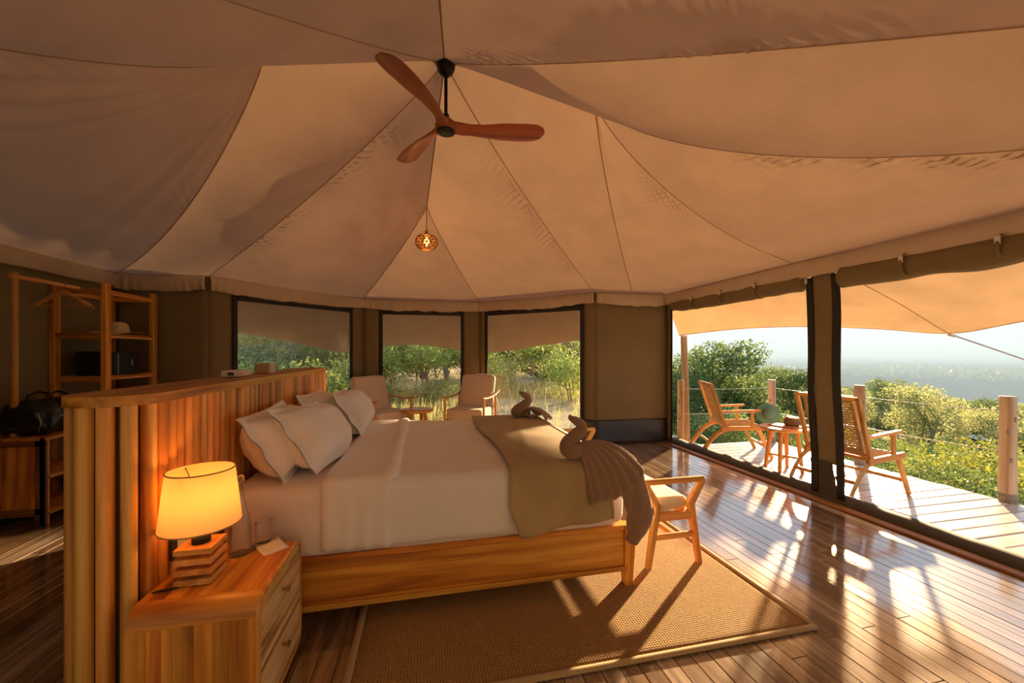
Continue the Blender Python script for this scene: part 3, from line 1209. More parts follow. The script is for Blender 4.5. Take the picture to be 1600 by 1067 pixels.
for k in range(9):
    xx = -0.8 + k * 0.23
    bed_part('slat', (xx, BY0 + 0.05, 0.315), (xx + 0.08, BY1 - 0.05, 0.333), 'teak_pale_y', 0.003)


def mat_disp(p, n):
    return p + n * 0.004 * nz(p.x * 3, p.y * 3, p.z * 6)


mattress = thing('mattress', 'white-sheeted mattress showing at the head of the bed', 'mattress', (0.1, 2.91, 0.335))
MB().rbox((-0.93, BY0 + 0.012, 0.335), (1.10, BY1 - 0.012, 0.700), 0.06, (30, 26, 8), mat_disp).build('body', 'bed_linen', mattress, world=True, smooth=180)


def duvet_disp(p, n):
    w = 0.006 * nz(p.x * 2.5, p.y * 2.5, p.z * 3) + 0.004 * nz(p.x * 6, p.y * 3, p.z * 2)
    low = sm(0.62, 0.40, p.z) if p.z < 0.62 else 0
    side = abs(n.y) * low + abs(n.x) * low
    w += side * (0.007 * math.sin(p.x * 46 + 3 * nz(p.x * 3, 0, 0)) * max(0, nz(p.x * 1.4, 3, 1) + 0.25) + 0.006 * nz(p.x * 12, p.y * 12, p.z * 2))
    if n.z > 0.5:
        w -= 0.010 * math.exp(-((p.x - 0.15) / 0.25) ** 2) * 0.5
    return p + n * w


duvet = thing('duvet', 'smooth white duvet tucked into the bed frame', 'duvet', (0.3, 2.91, 0.37))
MB().rbox((-0.49, BY0 - 0.018, 0.366), (1.125, BY1 + 0.018, 0.728), 0.062, (70, 50, 16), duvet_disp).build('cover', 'bed_linen', duvet, world=True, smooth=180)


def cuff_disp(p, n):
    low = sm(0.66, 0.40, p.z) if p.z < 0.66 else 0
    w = 0.007 * nz(p.x * 4, p.y * 2, p.z * 3)
    w += abs(n.y) * (0.010 * low + 0.002) * math.sin(p.x * 62 + 2.5 * nz(p.x * 5, p.z * 3, 2)) * (0.5 + nz(p.x * 4, p.z * 5, 8))
    if n.z > 0.4:
        w += 0.022 * sm(-0.24, -0.16, p.x) + 0.006 * nz(p.x * 9, p.y * 3, 3)
    return p + n * w


MB().rbox((-0.50, BY0 - 0.024, 0.368), (-0.145, BY1 + 0.024, 0.742), 0.05, (34, 60, 16), cuff_disp).build('folded_cuff', 'bed_linen', duvet, world=True, smooth=180)

# ---- throw across the foot
def throw_section(v):
    """arc length 0..1 across the bed: near hang, top, far hang"""
    hang, top, r = 0.325, BY1 - BY0 + 0.06, 0.07
    tot = hang * 2 + top
    s = v * tot
    z_top, yn, yf = 0.742, BY0 - 0.032, BY1 + 0.032
    if s < hang - r:
        return yn, z_top - hang + s, (0, -1)
    if s < hang + r * 0.57:
        a = (s - (hang - r)) / (r * 1.57) * PI / 2
        return yn + r - r * math.cos(a), z_top - r + r * math.sin(a), (-0.7, -0.7)
    if s > tot - (hang - r):
        return yf, z_top - hang + (tot - s), (0, 1)
    if s > tot - (hang + r * 0.57):
        a = (tot - s - (hang - r)) / (r * 1.57) * PI / 2
        return yf - r + r * math.cos(a), z_top - r + r * math.sin(a), (0.7, 0.7)
    s0, s1 = hang + r * 0.57, tot - (hang + r * 0.57)
    return lerp(yn + r, yf - r, (s - s0) / (s1 - s0)), z_top, (0, 0)


def throw_fn(x0, x1, lift=0.0):
    def f(u, v):
        y, z, h = throw_section(v)
        low = sm(0.55, 0.42, z) if z < 0.55 else 0
        x = lerp(x0, x1, u)
        u = (x - 0.44) / 0.59
        # the left edge wanders as it crosses the bed
        x += 0.035 * (1 - u) * math.sin(v * 7) * (1 - abs(2 * v - 1)) + 0.03 * (y - 2.9) * 0.3
        if y < 2.3:
            x += 0.05 * low * (1 - u)
            z -= 0.035 * low * math.cos(u * PI * 0.9) * (1 if u < 0.6 else 0.4)
        bulge = low * (0.020 + 0.016 * math.sin(u * 9 + 1))
        wv = 0.004 * nz(x * 5, y * 5, 3) + 0.006 * math.exp(-((u - 0.35 - 0.4 * (y - 2.6)) / 0.05) ** 2) * (1 if abs(h[1]) < 0.1 else 0)
        yy = y - (bulge + lift) * (1 if y < 2.9 else -1) * (1 if abs(h[1]) > 0.1 else 0)
        zz = z + (wv + lift) * (1 if abs(h[1]) < 0.9 else 0)
        return (x, yy, zz)
    return f


throw = thing('bed_throw', 'khaki woven throw laid across the foot of the bed', 'throw', (0.75, 2.91, 0.74))
MB().grid(46, 130, throw_fn(0.44, 1.03), thick=-0.006).build('weave', 'runner_weave', throw, world=True, smooth=180)
for ua, ub in ((0.437, 0.452), (1.018, 1.033)):
    MB().grid(4, 130, throw_fn(ua, ub, 0.004), thick=-0.005).build('hem', 'runner_hem', throw, world=True, smooth=180)

# ---- pillows
def pillow_mesh(w, h, t, flange, seed):
    n = 44

    def side(sg):
        def f(u, v):
            x, y = 2 * u - 1, 2 * v - 1
            ax, ay = abs(x), abs(y)
            fx, fy = flange / (w / 2), flange / (h / 2)
            ix, iy = min(1, ax / (1 - fx)), min(1, ay / (1 - fy))
            k = max(0.0, (1 - ix ** 3.0)) ** 0.55 * max(0.0, (1 - iy ** 3.0)) ** 0.55
            z = sg * (t / 2 * k + 0.0025)
            edge = 1 - min(1, k * 2.2)
            pull = 1 - 0.06 * (1 - y * y) * ax ** 3
            pull_y = 1 - 0.07 * (1 - x * x) * ay ** 3
            fl = max(0, ax - (1 - fx)) / fx + max(0, ay - (1 - fy)) / fy
            z += edge * 0.006 * nz(x * 3 + seed, y * 3, seed) + min(1.2, fl) * 0.004 * math.sin(x * 7 + y * 8 + seed * 2)
            z += sg * k * 0.012 * nz(x * 4 + seed, y * 4, sg) + sg * k * 0.006 * math.sin((x * 1.2 + y) * 9 + seed) * edge
            return (x * w / 2 * pull, y * h / 2 * pull_y, z)
        return f
    m = MB()
    m.grid(n, n, side(1))
    m.grid(n, n, lambda u, v: side(-1)(1 - u, v))
    return m


def pillow(label, bottom, top_x, width, height, yaw, roll, thick, seed):
    """bottom: centre of the lower edge (world); leans back towards the headboard"""
    b = Vector(bottom)
    dx = top_x - b.x
    lean = math.asin(max(-0.98, min(0.98, -dx / height)))
    # local frame: x along Y (width), y up the pillow, z out to the foot
    M = Matrix.Rotation(yaw, 4, 'Z') @ Matrix.Rotation(-lean, 4, 'Y') @ Matrix(((0, 0, 1, 0), (1, 0, 0, 0), (0, 1, 0, 0), (0, 0, 0, 1))) @ Matrix.Rotation(roll, 4, 'Z') @ Matrix.Translation((0, height / 2, 0))
    t = thing('pillow', label, 'pillow', b, group='pillows on the bed')
    m = pillow_mesh(width, height, thick * 1.4, 0.035, seed).xform(M)
    m.build('pillow_case', 'pillow_linen', t, smooth=180)
    return t


pillow('white oxford pillow nearest the big lamp, propped against the slats', (-0.68, 2.47, 0.70), -0.89, 0.68, 0.40, 0.0, 0.03, 0.20, 1)
pillow('white oxford pillow tilted in front of the near pillow', (-0.50, 2.47, 0.715), -0.74, 0.66, 0.41, -0.07, -0.07, 0.20, 2)
pillow('white oxford pillow at the far side, propped against the slats', (-0.68, 3.36, 0.70), -0.89, 0.66, 0.40, 0.0, -0.02, 0.20, 3)
pillow('white oxford pillow tilted in front of the far pillow', (-0.45, 3.36, 0.715), -0.68, 0.64, 0.41, 0.04, -0.03, 0.20, 4)

# ---------------------------------------------------------------- headboard
HX, HT, HB = -0.95, 1.203, 0.27
YC0, YC1 = 1.705, 4.165
hr = HB / 2
hcx = HX - hr
head = thing('headboard', 'long teak slatted headboard partition with rounded ends', 'headboard', (hcx, 2.91, 0.0))


def stadium(r, n=14):
    P = []
    for k in range(n + 1):
        a = PI * k / n
        P.append((hcx + r * math.cos(a), YC1 + r * math.sin(a)))
    for k in range(n + 1):
        a = PI + PI * k / n
        P.append((hcx + r * math.cos(a), YC0 + r * math.sin(a)))
    return P


MB().prism(stadium(hr - 0.035), 0.0, HT - 0.03).build('core', 'headboard_core', head, world=True)
cap = MB().prism(stadium(hr + 0.004, 24), HT - 0.036, HT)
cap.build('cap', 'teak_y', head, world=True)
SW, SD = 0.044, 0.034
prof = [(-SW / 2, 0.0)] + [(SW / 2 * math.sin(a), SD * 0.45 + SD * 0.55 * math.cos(a)) for a in [(-80 + 20 * k) * PI / 180 for k in range(9)]] + [(SW / 2, 0.0)]
sl = MB()
sl.prism([(px, -py) for px, py in prof][::-1], 0.0, HT - 0.036)
slat_mesh = sl.mesh('slat', 'slat_wood', 50)


def put_slat(x, y, ang, rnd):
    o = link('slat', slat_mesh, head)
    o.location = (x - head.location.x, y - head.location.y, 0.0)
    o.rotation_euler = (0, 0, ang)


pitch = 0.0545
ns = int((YC1 - YC0) / pitch)
pitch = (YC1 - YC0) / ns
rb = hr - SD
for k in range(ns):
    y = YC0 + pitch * (k + 0.5)
    put_slat(hcx + rb, y, PI / 2, k)          # face towards the bed (+X)
    put_slat(hcx - rb, y, -PI / 2, k)         # back face
for k in range(6):
    a = PI + PI * (k + 0.5) / 6
    put_slat(hcx + rb * math.cos(a), YC0 + rb * math.sin(a), a + PI / 2, k)
    a = PI * (k + 0.5) / 6
    put_slat(hcx + rb * math.cos(a), YC1 + rb * math.sin(a), a + PI / 2, k)
# outlet plate behind the near lamp
for yy, zz in ((1.80, 0.60),):
    s = MB().span((HX, yy - 0.06, zz - 0.045), (HX + 0.012, yy + 0.06, zz + 0.045), 0.004).build('outlet_plate', 'socket_dark', head, world=True)
    MB().span((HX + 0.012, yy - 0.03, zz - 0.025), (HX + 0.016, yy + 0.03, zz + 0.025), 0.002).build('outlet_face', 'white_plastic', s, world=True)

# two small boxes left on the headboard
b = thing('flat_box', 'flat cream box with an open end lying on the headboard', 'box', (hcx - 0.04, 2.72, HT), 0.10)
MB().box((0, -0.004, 0.022), (0.10, 0.20, 0.036), 0.004).build('sleeve', 'white_plastic', b)
MB().box((0.048, -0.085, 0.022), (0.006, 0.03, 0.022), 0.001).build('open_end', 'beige_card', b)
MB().box((0, -0.107, 0.022), (0.03, 0.006, 0.018), 0.001).build('open_end', 'socket_dark', b)
b = thing('upright_box', 'small tan box with a pale end standing on the headboard', 'box', (hcx - 0.03, 3.17, HT), 0.05)
MB().box((-0.01, 0, 0.035), (0.09, 0.17, 0.07), 0.004).build('body', 'beige_card', b)
MB().box((0.037, -0.01, 0.037), (0.008, 0.10, 0.072), 0.003).build('end_panel', 'white_plastic', b)

# ---------------------------------------------------------------- nightstands
def nightstand(label, y0, y1):
    x0, x1, z0, z1, r = -0.955, -0.56, 0.02, 0.50, 0.065
    t = thing('nightstand', label, 'nightstand', ((x0 + x1) / 2, (y0 + y1) / 2, 0.0), group='waterfall nightstands by the headboard')
    th = 0.024
    rs = random.Random(int(y0 * 100))
    cuts = [x0]
    while cuts[-1] < x1 - 0.06:
        cuts.append(cuts[-1] + rs.uniform(0.028, 0.062))
    cuts.append(x1 - 0.012)
    for a, bb in zip(cuts, cuts[1:]):
        for ys, sg in ((y0, 1), (y1, -1)):
            MB().span((a, min(ys, ys + sg * th), z0 + r), (bb - 0.0006, max(ys, ys + sg * th), z1 - r), 0.0008).build('side_board', 'teak_z', t, world=True)
    cy = [y0 + r]
    xs = [x0]
    while xs[-1] < x1 - 0.07:
        xs.append(xs[-1] + rs.uniform(0.05, 0.09))
    xs.append(x1 - 0.012)
    for a, bb in zip(xs, xs[1:]):
        MB().span((a, y0 + r, z1 - th), (bb - 0.0006, y1 - r, z1), 0.0008).build('top_board', 'teak_y', t, world=True)
        MB().span((a, y0 + r, z0), (bb - 0.0006, y1 - r, z0 + th), 0.0008).build('bottom_board', 'teak_y', t, world=True)
    # quarter-round corners
    for ys, sg in ((y0, 1), (y1, -1)):
        for zs, sz in ((z1, -1), (z0, 1)):
            m = MB()
            n = 10
            vs, fs = [], []
            for k in range(n + 1):
                a = PI / 2 * k / n
                for rr in (r, r - th):
                    for xx in (x0, x1 - 0.012):
                        vs.append((xx, ys + sg * (r - rr * math.cos(a)), zs + sz * (r - rr * math.sin(a))))
            for k in range(n):
                q = k * 4
                fs += [(q, q + 1, q + 5, q + 4), (q + 2, q + 6, q + 7, q + 3), (q, q + 4, q + 6, q + 2), (q + 1, q + 3, q + 7, q + 5)]
            m.add(vs, fs)
            m.build('rounded_corner', 'teak_x' if zs == z1 else 'teak_y', t, world=True, smooth=40)
    MB().span((x0 + 0.02, y0 + th, z0 + th), (x1 - 0.05, y1 - th, z1 - th), 0.003).build('carcass', 'teak_dark_z', t, world=True)
    # rounded front frame edge
    def rr_poly(inset, rad, n=6):
        P = []
        for cx_, cz_, a0 in ((y1 - inset - rad, z1 - inset - rad, 0), (y0 + inset + rad, z1 - inset - rad, 90), (y0 + inset + rad, z0 + inset + rad, 180), (y1 - inset - rad, z0 + inset + rad, 270)):
            for k in range(n + 1):
                a = math.radians(a0 + 90 * k / n)
                P.append((cx_ + rad * math.cos(a), cz_ + rad * math.sin(a)))
        return P
    A_, B_ = rr_poly(0.0, r, 8), rr_poly(0.016, r - 0.014, 8)
    n = len(A_)
    vs = [(x1 - 0.012, a, b) for a, b in A_] + [(x1, a, b) for a, b in A_] + [(x1, a, b) for a, b in B_] + [(x1 - 0.03, a, b) for a, b in B_]
    fs = []
    for k in range(n):
        k2 = (k + 1) % n
        for q in range(3):
            fs.append((q * n + k, q * n + k2, (q + 1) * n + k2, (q + 1) * n + k))
    MB().add(vs, fs).build('front_frame', 'teak_pale_z', t, world=True, smooth=30)
    # two drawer fronts
    zm = (z0 + z1) / 2
    for za, zb, top in ((zm + 0.003, z1 - 0.018, True), (z0 + 0.018, zm - 0.003, False)):
        rad = 0.048
        P = []
        ya, yb = y0 + 0.018, y1 - 0.018
        if top:
            P = [(ya, za), (yb, za)] + [(yb - rad + rad * math.cos(q), zb - rad + rad * math.sin(q)) for q in [PI / 2 * k / 6 for k in range(7)]] + [(ya + rad - rad * math.sin(q), zb - rad + rad * math.cos(q)) for q in [PI / 2 * k / 6 for k in range(7)]]
        else:
            P = [(yb, zb), (ya, zb)] + [(ya + rad - rad * math.cos(q), za + rad - rad * math.sin(q)) for q in [PI / 2 * k / 6 for k in range(7)]] + [(yb - rad + rad * math.sin(q), za + rad - rad * math.cos(q)) for q in [PI / 2 * k / 6 for k in range(7)]]
        n = len(P)
        vs = [(x1 - 0.028, a, b) for a, b in P] + [(x1 - 0.004, a, b) for a, b in P]
        fs = [tuple(range(n))[::-1], tuple(range(n, 2 * n))] + [(k, (k + 1) % n, n + (k + 1) % n, n + k) for k in range(n)]
        d = MB().add(vs, fs).build('drawer', 'drawer_front', t, world=True)
        yc, zc = (y0 + y1) / 2 + 0.0, (za + zb) / 2 + 0.02
        kb = MB().lathe([(0.006, 0.0), (0.005, 0.012), (0.009, 0.016), (0.013, 0.021), (0.012, 0.026), (0.004, 0.028)], n=16)
        kb.xform(Matrix.Translation((x1 - 0.004, yc, zc)) @ Matrix.Rotation(PI / 2, 4, 'Y'))
        kb.build('knob', 'brass', d, world=True, smooth=60)
    return t


nightstand('teak two-drawer nightstand under the large glowing lamp', 1.52, 2.0)
nightstand('teak two-drawer nightstand beyond the far side of the bed', 3.92, 4.40)

# ---------------------------------------------------------------- bedside lamps
def bedside_lamp(label, loc, watts):
    t = thing('table_lamp', label, 'lamp', loc, group='bedside lamps')
    for k in range(4):
        MB().box((0, 0, 0.014 + k * 0.037), (0.122, 0.122, 0.022), 0.002).build('base_tile', 'teak_pale_y', t)
        if k < 3:
            MB().lathe([(0.030, 0.0), (0.030, 0.017)], (0, 0, 0.024 + k * 0.037), 20).build('spacer', 'teak_dark_z', t, smooth=40)
    MB().lathe([(0.030, 0.0), (0.030, 0.020), (0.022, 0.026), (0.018, 0.055), (0.018, 0.09)], (0, 0, 0.136), 20).build('lamp_holder', 'dark_metal', t, smooth=40)
    MB().lathe([(0.010, 0.0), (0.018, 0.012), (0.026, 0.036), (0.024, 0.055), (0.012, 0.07), (0.002, 0.074)], (0, 0, 0.225), 16).build('bulb', 'bulb_glow', t, smooth=180)
    r0, r1, z0, z1 = 0.128, 0.106, 0.205, 0.41

    def sh(u, v):
        a = 2 * PI * u
        r = lerp(r0, r1, v)
        return (r * math.cos(a), r * math.sin(a), lerp(z0, z1, v))
    s = MB().grid(64, 10, sh, closed_u=True).build('lamp_shade', 'lamp_shade_cloth', t, smooth=180)
    for r, z in ((r0, z0), (r1, z1)):
        MB().tube([(r * math.cos(2 * PI * k / 64), r * math.sin(2 * PI * k / 64), z) for k in range(65)], 0.0028, 6, caps=False).build('trim_ring', 'rug_binding', s, smooth=180)
    for k in range(3):
        a = 2 * PI * k / 3 + 0.4
        MB().tube([(0.012 * math.cos(a), 0.012 * math.sin(a), 0.30), (r1 * math.cos(a), r1 * math.sin(a), z1 - 0.008)], 0.0015, 5).build('shade_carrier', 'dark_metal', s)
    L = bpy.data.lights.new('lamp_light', 'POINT')
    L.energy = watts
    L.color = (1.0, 0.33, 0.045)
    L.shadow_soft_size = 0.025
    lo = bpy.data.objects.new('lamp_light', L)
    COL.objects.link(lo)
    lo.parent = t
    lo.location = (0, 0, 0.325)
    return t


LAMP_W = 1.2
bedside_lamp('large glowing lamp on the near nightstand, stacked wooden tile base', (-0.825, 1.705, 0.50), LAMP_W)
bedside_lamp('glowing lamp half hidden behind the far pillows', (-0.79, 4.30, 0.50), LAMP_W)
cord = thing('lamp_cord', 'black lamp cord running off the back of the near nightstand', 'cord', (-0.86, 1.68, 0.50))
MB().tube([(-0.85, 1.66, 0.505), (-0.88, 1.64, 0.505), (-0.93, 1.63, 0.505), (-0.958, 1.635, 0.49), (-0.962, 1.64, 0.44)], 0.0035, 6).build('flex', 'cable', cord, world=True, smooth=180)

# bottle, tumbler, card
bt = thing('water_bottle', 'clear glass bottle of water beside the near lamp', 'bottle', (-0.765, 1.875, 0.50))
MB().lathe([(0.0375, 0.0), (0.041, 0.006), (0.041, 0.13), (0.037, 0.165), (0.024, 0.215), (0.016, 0.245), (0.0145, 0.285), (0.0165, 0.29), (0.0165, 0.305), (0.0135, 0.306), (0.0125, 0.28), (0.014, 0.245), (0.021, 0.213), (0.034, 0.165), (0.0375, 0.13), (0.0375, 0.012), (0.0, 0.012)], n=32, caps=False).build('glass_body', 'clear_glass', bt, smooth=50)
MB().lathe([(0.017, 0.0), (0.0175, 0.004), (0.0165, 0.02), (0.009, 0.024)], (0, 0, 0.307), 20).build('stopper', 'clear_glass', bt, smooth=50)
tb = thing('tumbler', 'clear glass tumbler between the bottle and the bed', 'glass', (-0.70, 1.945, 0.50))
MB().lathe([(0.027, 0.0), (0.029, 0.003), (0.034, 0.105), (0.0325, 0.106), (0.0275, 0.012), (0.0, 0.012)], n=32, caps=False).build('glass_wall', 'clear_glass', tb, smooth=50)
pc = thing('paper_card', 'folded white paper card on the near nightstand', 'card', (-0.655, 1.905, 0.50), 0.7)
MB().add([(-0.05, -0.06, 0.001), (0.05, -0.06, 0.001), (0.05, 0.06, 0.001), (-0.05, 0.06, 0.001)], [(0, 1, 2, 3)]).build('lower_leaf', 'paper', pc)
m = MB().grid(8, 4, lambda u, v: (lerp(-0.05, 0.05, u), lerp(-0.06, 0.058, v), 0.0016 + 0.016 * v * v), thick=0.0005)
m.build('raised_leaf', 'paper', pc, smooth=180)

# ---------------------------------------------------------------- bench at the foot of the bed
bench = thing('bench', 'teak bench with flared handle ends at the foot of the bed', 'bench', (1.53, 3.03, 0.0))
BX0, BX1 = 1.34, 1.72
for ye in (2.20, 3.86):
    ends = []
    for sg, xf, xw, xt in ((1, 1.712, 1.645, 1.742), (-1, 1.348, 1.415, 1.318)):
        MB().bar((xw, ye, 0.415), (xf, ye, 0.0), 0.048, 0.042, (1, 0, 0), 0.006, 0.75).build('leg', 'teak_pale_z', bench, world=True)
        MB().bar((xw - 0.006 * sg, ye, 0.385), (xt, ye, 0.548), 0.044, 0.050, (1, 0, 0), 0.008, 0.85).build('handle_arm', 'teak_pale_z', bench, world=True)
    MB().bar((1.312, ye, 0.545), (1.748, ye, 0.545), 0.036, 0.034, ch=0.009).build('handle_rail', 'teak_pale_x', bench, world=True)
    MB().bar((1.41, ye, 0.325), (1.65, ye, 0.325), 0.036, 0.05, ch=0.005).build('seat_end_rail', 'teak_pale_x', bench, world=True)
    MB().bar((1.375, ye, 0.20), (1.68, ye, 0.20), 0.026, 0.036, ch=0.005).build('stretcher', 'teak_pale_x', bench, world=True)
for xx in (1.425, 1.635):
    MB().bar((xx, 2.20, 0.325), (xx, 3.86, 0.325), 0.034, 0.05, ch=0.005).build('seat_side_rail', 'teak_pale_y', bench, world=True)
MB().bar((1.53, 2.2, 0.20), (1.53, 3.86, 0.20), 0.024, 0.034, ch=0.005).build('stretcher', 'teak_pale_y', bench, world=True)


def soft(p, n):
    return p + n * 0.006 * nz(p.x * 4, p.y * 4, p.z * 4)


MB().rbox((1.40, 2.225, 0.345), (1.66, 3.835, 0.425), 0.035, (8, 30, 3), soft).build('cushion', 'bench_cotton', bench, world=True, smooth=180)

# ---------------------------------------------------------------- towels folded into long-necked shapes
def spline(P, n):
    return [poly_at(P, k / (n - 1)) for k in range(n)]


def towel(label, origin, sc, mirror, drape):
    t = thing('folded_towel', label, 'towel', origin, group='towels folded as birds')
    o = Vector(origin)

    def T(p):
        return Vector((p[0] * sc, p[1] * sc * mirror, p[2] * sc))
    # rolled neck: coil on the bed, then an S-bend up to a pointed tip
    neck = [(0.07, -0.01, 0.046), (0.02, -0.045, 0.046), (-0.02, -0.05, 0.046), (-0.046, -0.03, 0.055), (-0.040, -0.005, 0.078), (-0.008, 0.008, 0.105), (0.030, 0.010, 0.132), (0.054, 0.010, 0.160), (0.046, 0.010, 0.192), (0.012, 0.010, 0.214), (-0.012, 0.010, 0.228), (-0.016, 0.010, 0.246)]
    pts = spline([T(p) for p in neck], 70)
    rad = [sc * r for r in np.interp(np.linspace(0, 1, 70), [0, 0.1, 0.35, 0.55, 0.68, 0.8, 0.9, 0.97, 1.0], [0.034, 0.044, 0.043, 0.039, 0.033, 0.024, 0.016, 0.010, 0.004])]
    m = MB().tube(pts, rad, 18)
    m.v = [tuple(Vector(v) + Vector((0, 0, 1)) * 0.004 * nz(v[0] * 20, v[1] * 20, v[2] * 20)) for v in m.v]
    m.build('rolled_neck', 'towel_terry', t, smooth=180)
    # pleated fan: from the gather point out to the hem
    G = T(drape['gather'])
    hem = [T(p) for p in drape['hem']]
    mid = [T(p) for p in drape['mid']]

    def fan(u, v):
        h = poly_at(hem, u)
        c = poly_at(mid, u)
        p = G * (1 - v) ** 2 + c * 2 * v * (1 - v) + h * v * v
        a = math.sin(u * PI * drape['pleats'] * 2 + 0.7 * math.sin(u * 13))
        amp = drape['amp'] * sc * (0.35 + 0.65 * v) * min(1, v * 4)
        d = Vector((0.25, -0.55 * mirror, 0.8)).normalized()
        return p + d * amp * (abs(a) ** 0.8 * (1 if a > 0 else -0.3)) + Vector((0, 0, 0.003 * nz(u * 30, v * 20, 1)))
    MB().grid(120, 26, fan, thick=0.008 * sc).build('pleated_fan', 'towel_terry', t, smooth=180)
    if 'tail' in drape:
        tail = [[T(p) for p in row] for row in drape['tail']]

        def tl(u, v):
            R = [poly_at(row, u) for row in tail]
            p = poly_at(R, v)
            return p + Vector((0.006, -0.006, 0)) * math.sin(u * 9 + v * 3) + Vector((0, -1, 0)) * 0.006 * nz(u * 6, v * 9, 2)
        MB().grid(30, 26, tl, thick=0.010).build('hanging_tail', 'towel_terry', t, smooth=180)
    return t


TO = (0.84, 2.15, 0.742)


def rel(P):
    return [(p[0] - TO[0], p[1] - TO[1], p[2] - TO[2]) for p in P]


near_drape = {
    'gather': rel([(0.845, 2.125, 0.825)])[0], 'pleats': 8, 'amp': 0.017,
    'mid': rel([(0.85, 2.02, 0.79), (0.90, 2.015, 0.82), (0.97, 2.02, 0.85), (1.03, 2.05, 0.87), (1.07, 2.12, 0.87), (1.08, 2.22, 0.84)]),
    'hem': rel([(0.885, 2.005, 0.515), (0.93, 1.995, 0.54), (0.985, 1.985, 0.548), (1.045, 1.98, 0.557), (1.12, 1.98, 0.60), (1.19, 2.0, 0.64), (1.205, 2.06, 0.69), (1.185, 2.16, 0.735)]),
    'tail': [rel(r) for r in ([(1.04, 2.0, 0.62), (1.10, 1.995, 0.64), (1.19, 2.01, 0.67)],
                              [(1.085, 1.995, 0.47), (1.15, 1.970, 0.48), (1.225, 1.99, 0.545)],
                              [(1.08, 1.995, 0.42), (1.17, 1.960, 0.40), (1.255, 1.985, 0.43)],
                              [(1.10, 1.995, 0.32), (1.12, 1.975, 0.295), (1.16, 1.985, 0.32)])],
}
towel('brown towel folded as a bird, draped over the near corner of the bed', TO, 1.0, 1, near_drape)
far_drape = {
    'gather': (0.02, 0.03, 0.085), 'pleats': 5, 'amp': 0.014,
    'mid': [(0.08, -0.07, 0.09), (0.12, -0.05, 0.12), (0.15, 0.0, 0.13), (0.16, 0.06, 0.11)],
    'hem': [(0.15, -0.11, 0.012), (0.22, -0.08, 0.012), (0.26, 0.0, 0.004), (0.25, 0.08, 0.004), (0.18, 0.12, 0.004)],
}
towel('brown towel folded as a bird at the far corner of the bed', (0.87, 3.52, 0.742), 1.05, -1, far_drape)

# ---------------------------------------------------------------- lounge armchairs by the windows
def armchair(label, loc, rz):
    """local frame: +X is the way the chair faces"""
    t = thing('lounge_armchair', label, 'armchair', loc, rz, group='lounge armchairs by the far windows')
    for sy in (-1, 1):
        y = 0.315 * sy
        MB().tube([(0.30, y, 0.0), (0.295, y, 0.34), (0.285, y, 0.655)], [0.015, 0.021, 0.017], 12).build('front_leg', 'teak_pale_z', t, smooth=60)
        MB().tube([(-0.36, y, 0.0), (-0.30, y, 0.28), (-0.26, y, 0.50), (-0.28, y, 0.69)], [0.014, 0.021, 0.02, 0.014], 12).build('back_leg', 'teak_pale_z', t, smooth=60)
        arm = [(0.36, y, 0.680), (0.28, y, 0.665), (0.10, y, 0.658), (-0.10, y, 0.665), (-0.30, y + 0.01 * sy, 0.695), (-0.42, y + 0.015 * sy, 0.735)]
        MB().tube(spline(arm, 24), list(np.interp(np.linspace(0, 1, 24), [0, 0.1, 0.4, 0.8, 1], [0.016, 0.026, 0.024, 0.020, 0.012])), 12, flat=(1.25, 0.62)).build('armrest', 'teak_pale_x', t, smooth=60)
        MB().bar((0.29, y, 0.31), (-0.30, y, 0.255), 0.026, 0.055, ch=0.005).build('side_rail', 'teak_pale_x', t)
        MB().bar((-0.22, 0.25 * sy, 0.25), (-0.44, 0.25 * sy, 0.93), 0.026, 0.036, (1, 0, 0), 0.006).build('back_post', 'teak_pale_z', t)
    MB().bar((0.275, -0.32, 0.305), (0.275, 0.32, 0.305), 0.028, 0.075, ch=0.006).build('front_rail', 'teak_y', t)
    MB().bar((-0.27, -0.32, 0.24), (-0.27, 0.32, 0.24), 0.028, 0.055, ch=0.006).build('back_rail', 'teak_pale_y', t)
    MB().bar((-0.435, -0.27, 0.915), (-0.435, 0.27, 0.915), 0.024, 0.05, ch=0.006).build('top_rail', 'teak_pale_y', t)
    for k in range(4):
        f = 0.25 + k * 0.19
        MB().bar((lerp(-0.22, -0.44, f), -0.25, lerp(0.25, 0.93, f)), (lerp(-0.22, -0.44, f), 0.25, lerp(0.25, 0.93, f)), 0.014, 0.04, ch=0.003).build('back_slat', 'teak_pale_y', t)
    c = MB().rbox((-0.27, -0.285, 0.335), (0.31, 0.285, 0.495), 0.035, (12, 12, 3), soft)
    sc_ = c.build('seat_cushion', 'cushion_cotton', t, smooth=180)
    for z in (0.365, 0.475):
        P = [(0.305, -0.25, z), (0.305, 0.25, z)]
        MB().tube(P, 0.005, 6).build('piping', 'piping_cord', sc_, smooth=180)
    M = Matrix.Translation((-0.205, 0, 0.42)) @ Matrix.Rotation(math.radians(-17), 4, 'Y')

    def bulge(p, n):
        return p + n * (0.02 * (1 - (p.y / 0.29) ** 2) * max(0, n.x) + 0.006 * nz(p.x * 5, p.y * 5, p.z * 5))
    b = MB().rbox((-0.065, -0.285, 0.0), (0.065, 0.285, 0.585), 0.055, (3, 12, 12), bulge).xform(M).build('back_cushion', 'cushion_cotton', t, smooth=180)
    ring = []
    for k in range(49):
        a = 2 * PI * k / 48
        cx_, sx_ = math.cos(a), math.sin(a)
        ring.append((0.066, 0.265 * math.copysign(abs(cx_) ** 0.28, cx_), 0.292 + 0.27 * math.copysign(abs(sx_) ** 0.28, sx_)))
    MB().tube(ring, 0.005, 6).xform(M).build('piping', 'piping_cord', b, smooth=180)
    return t


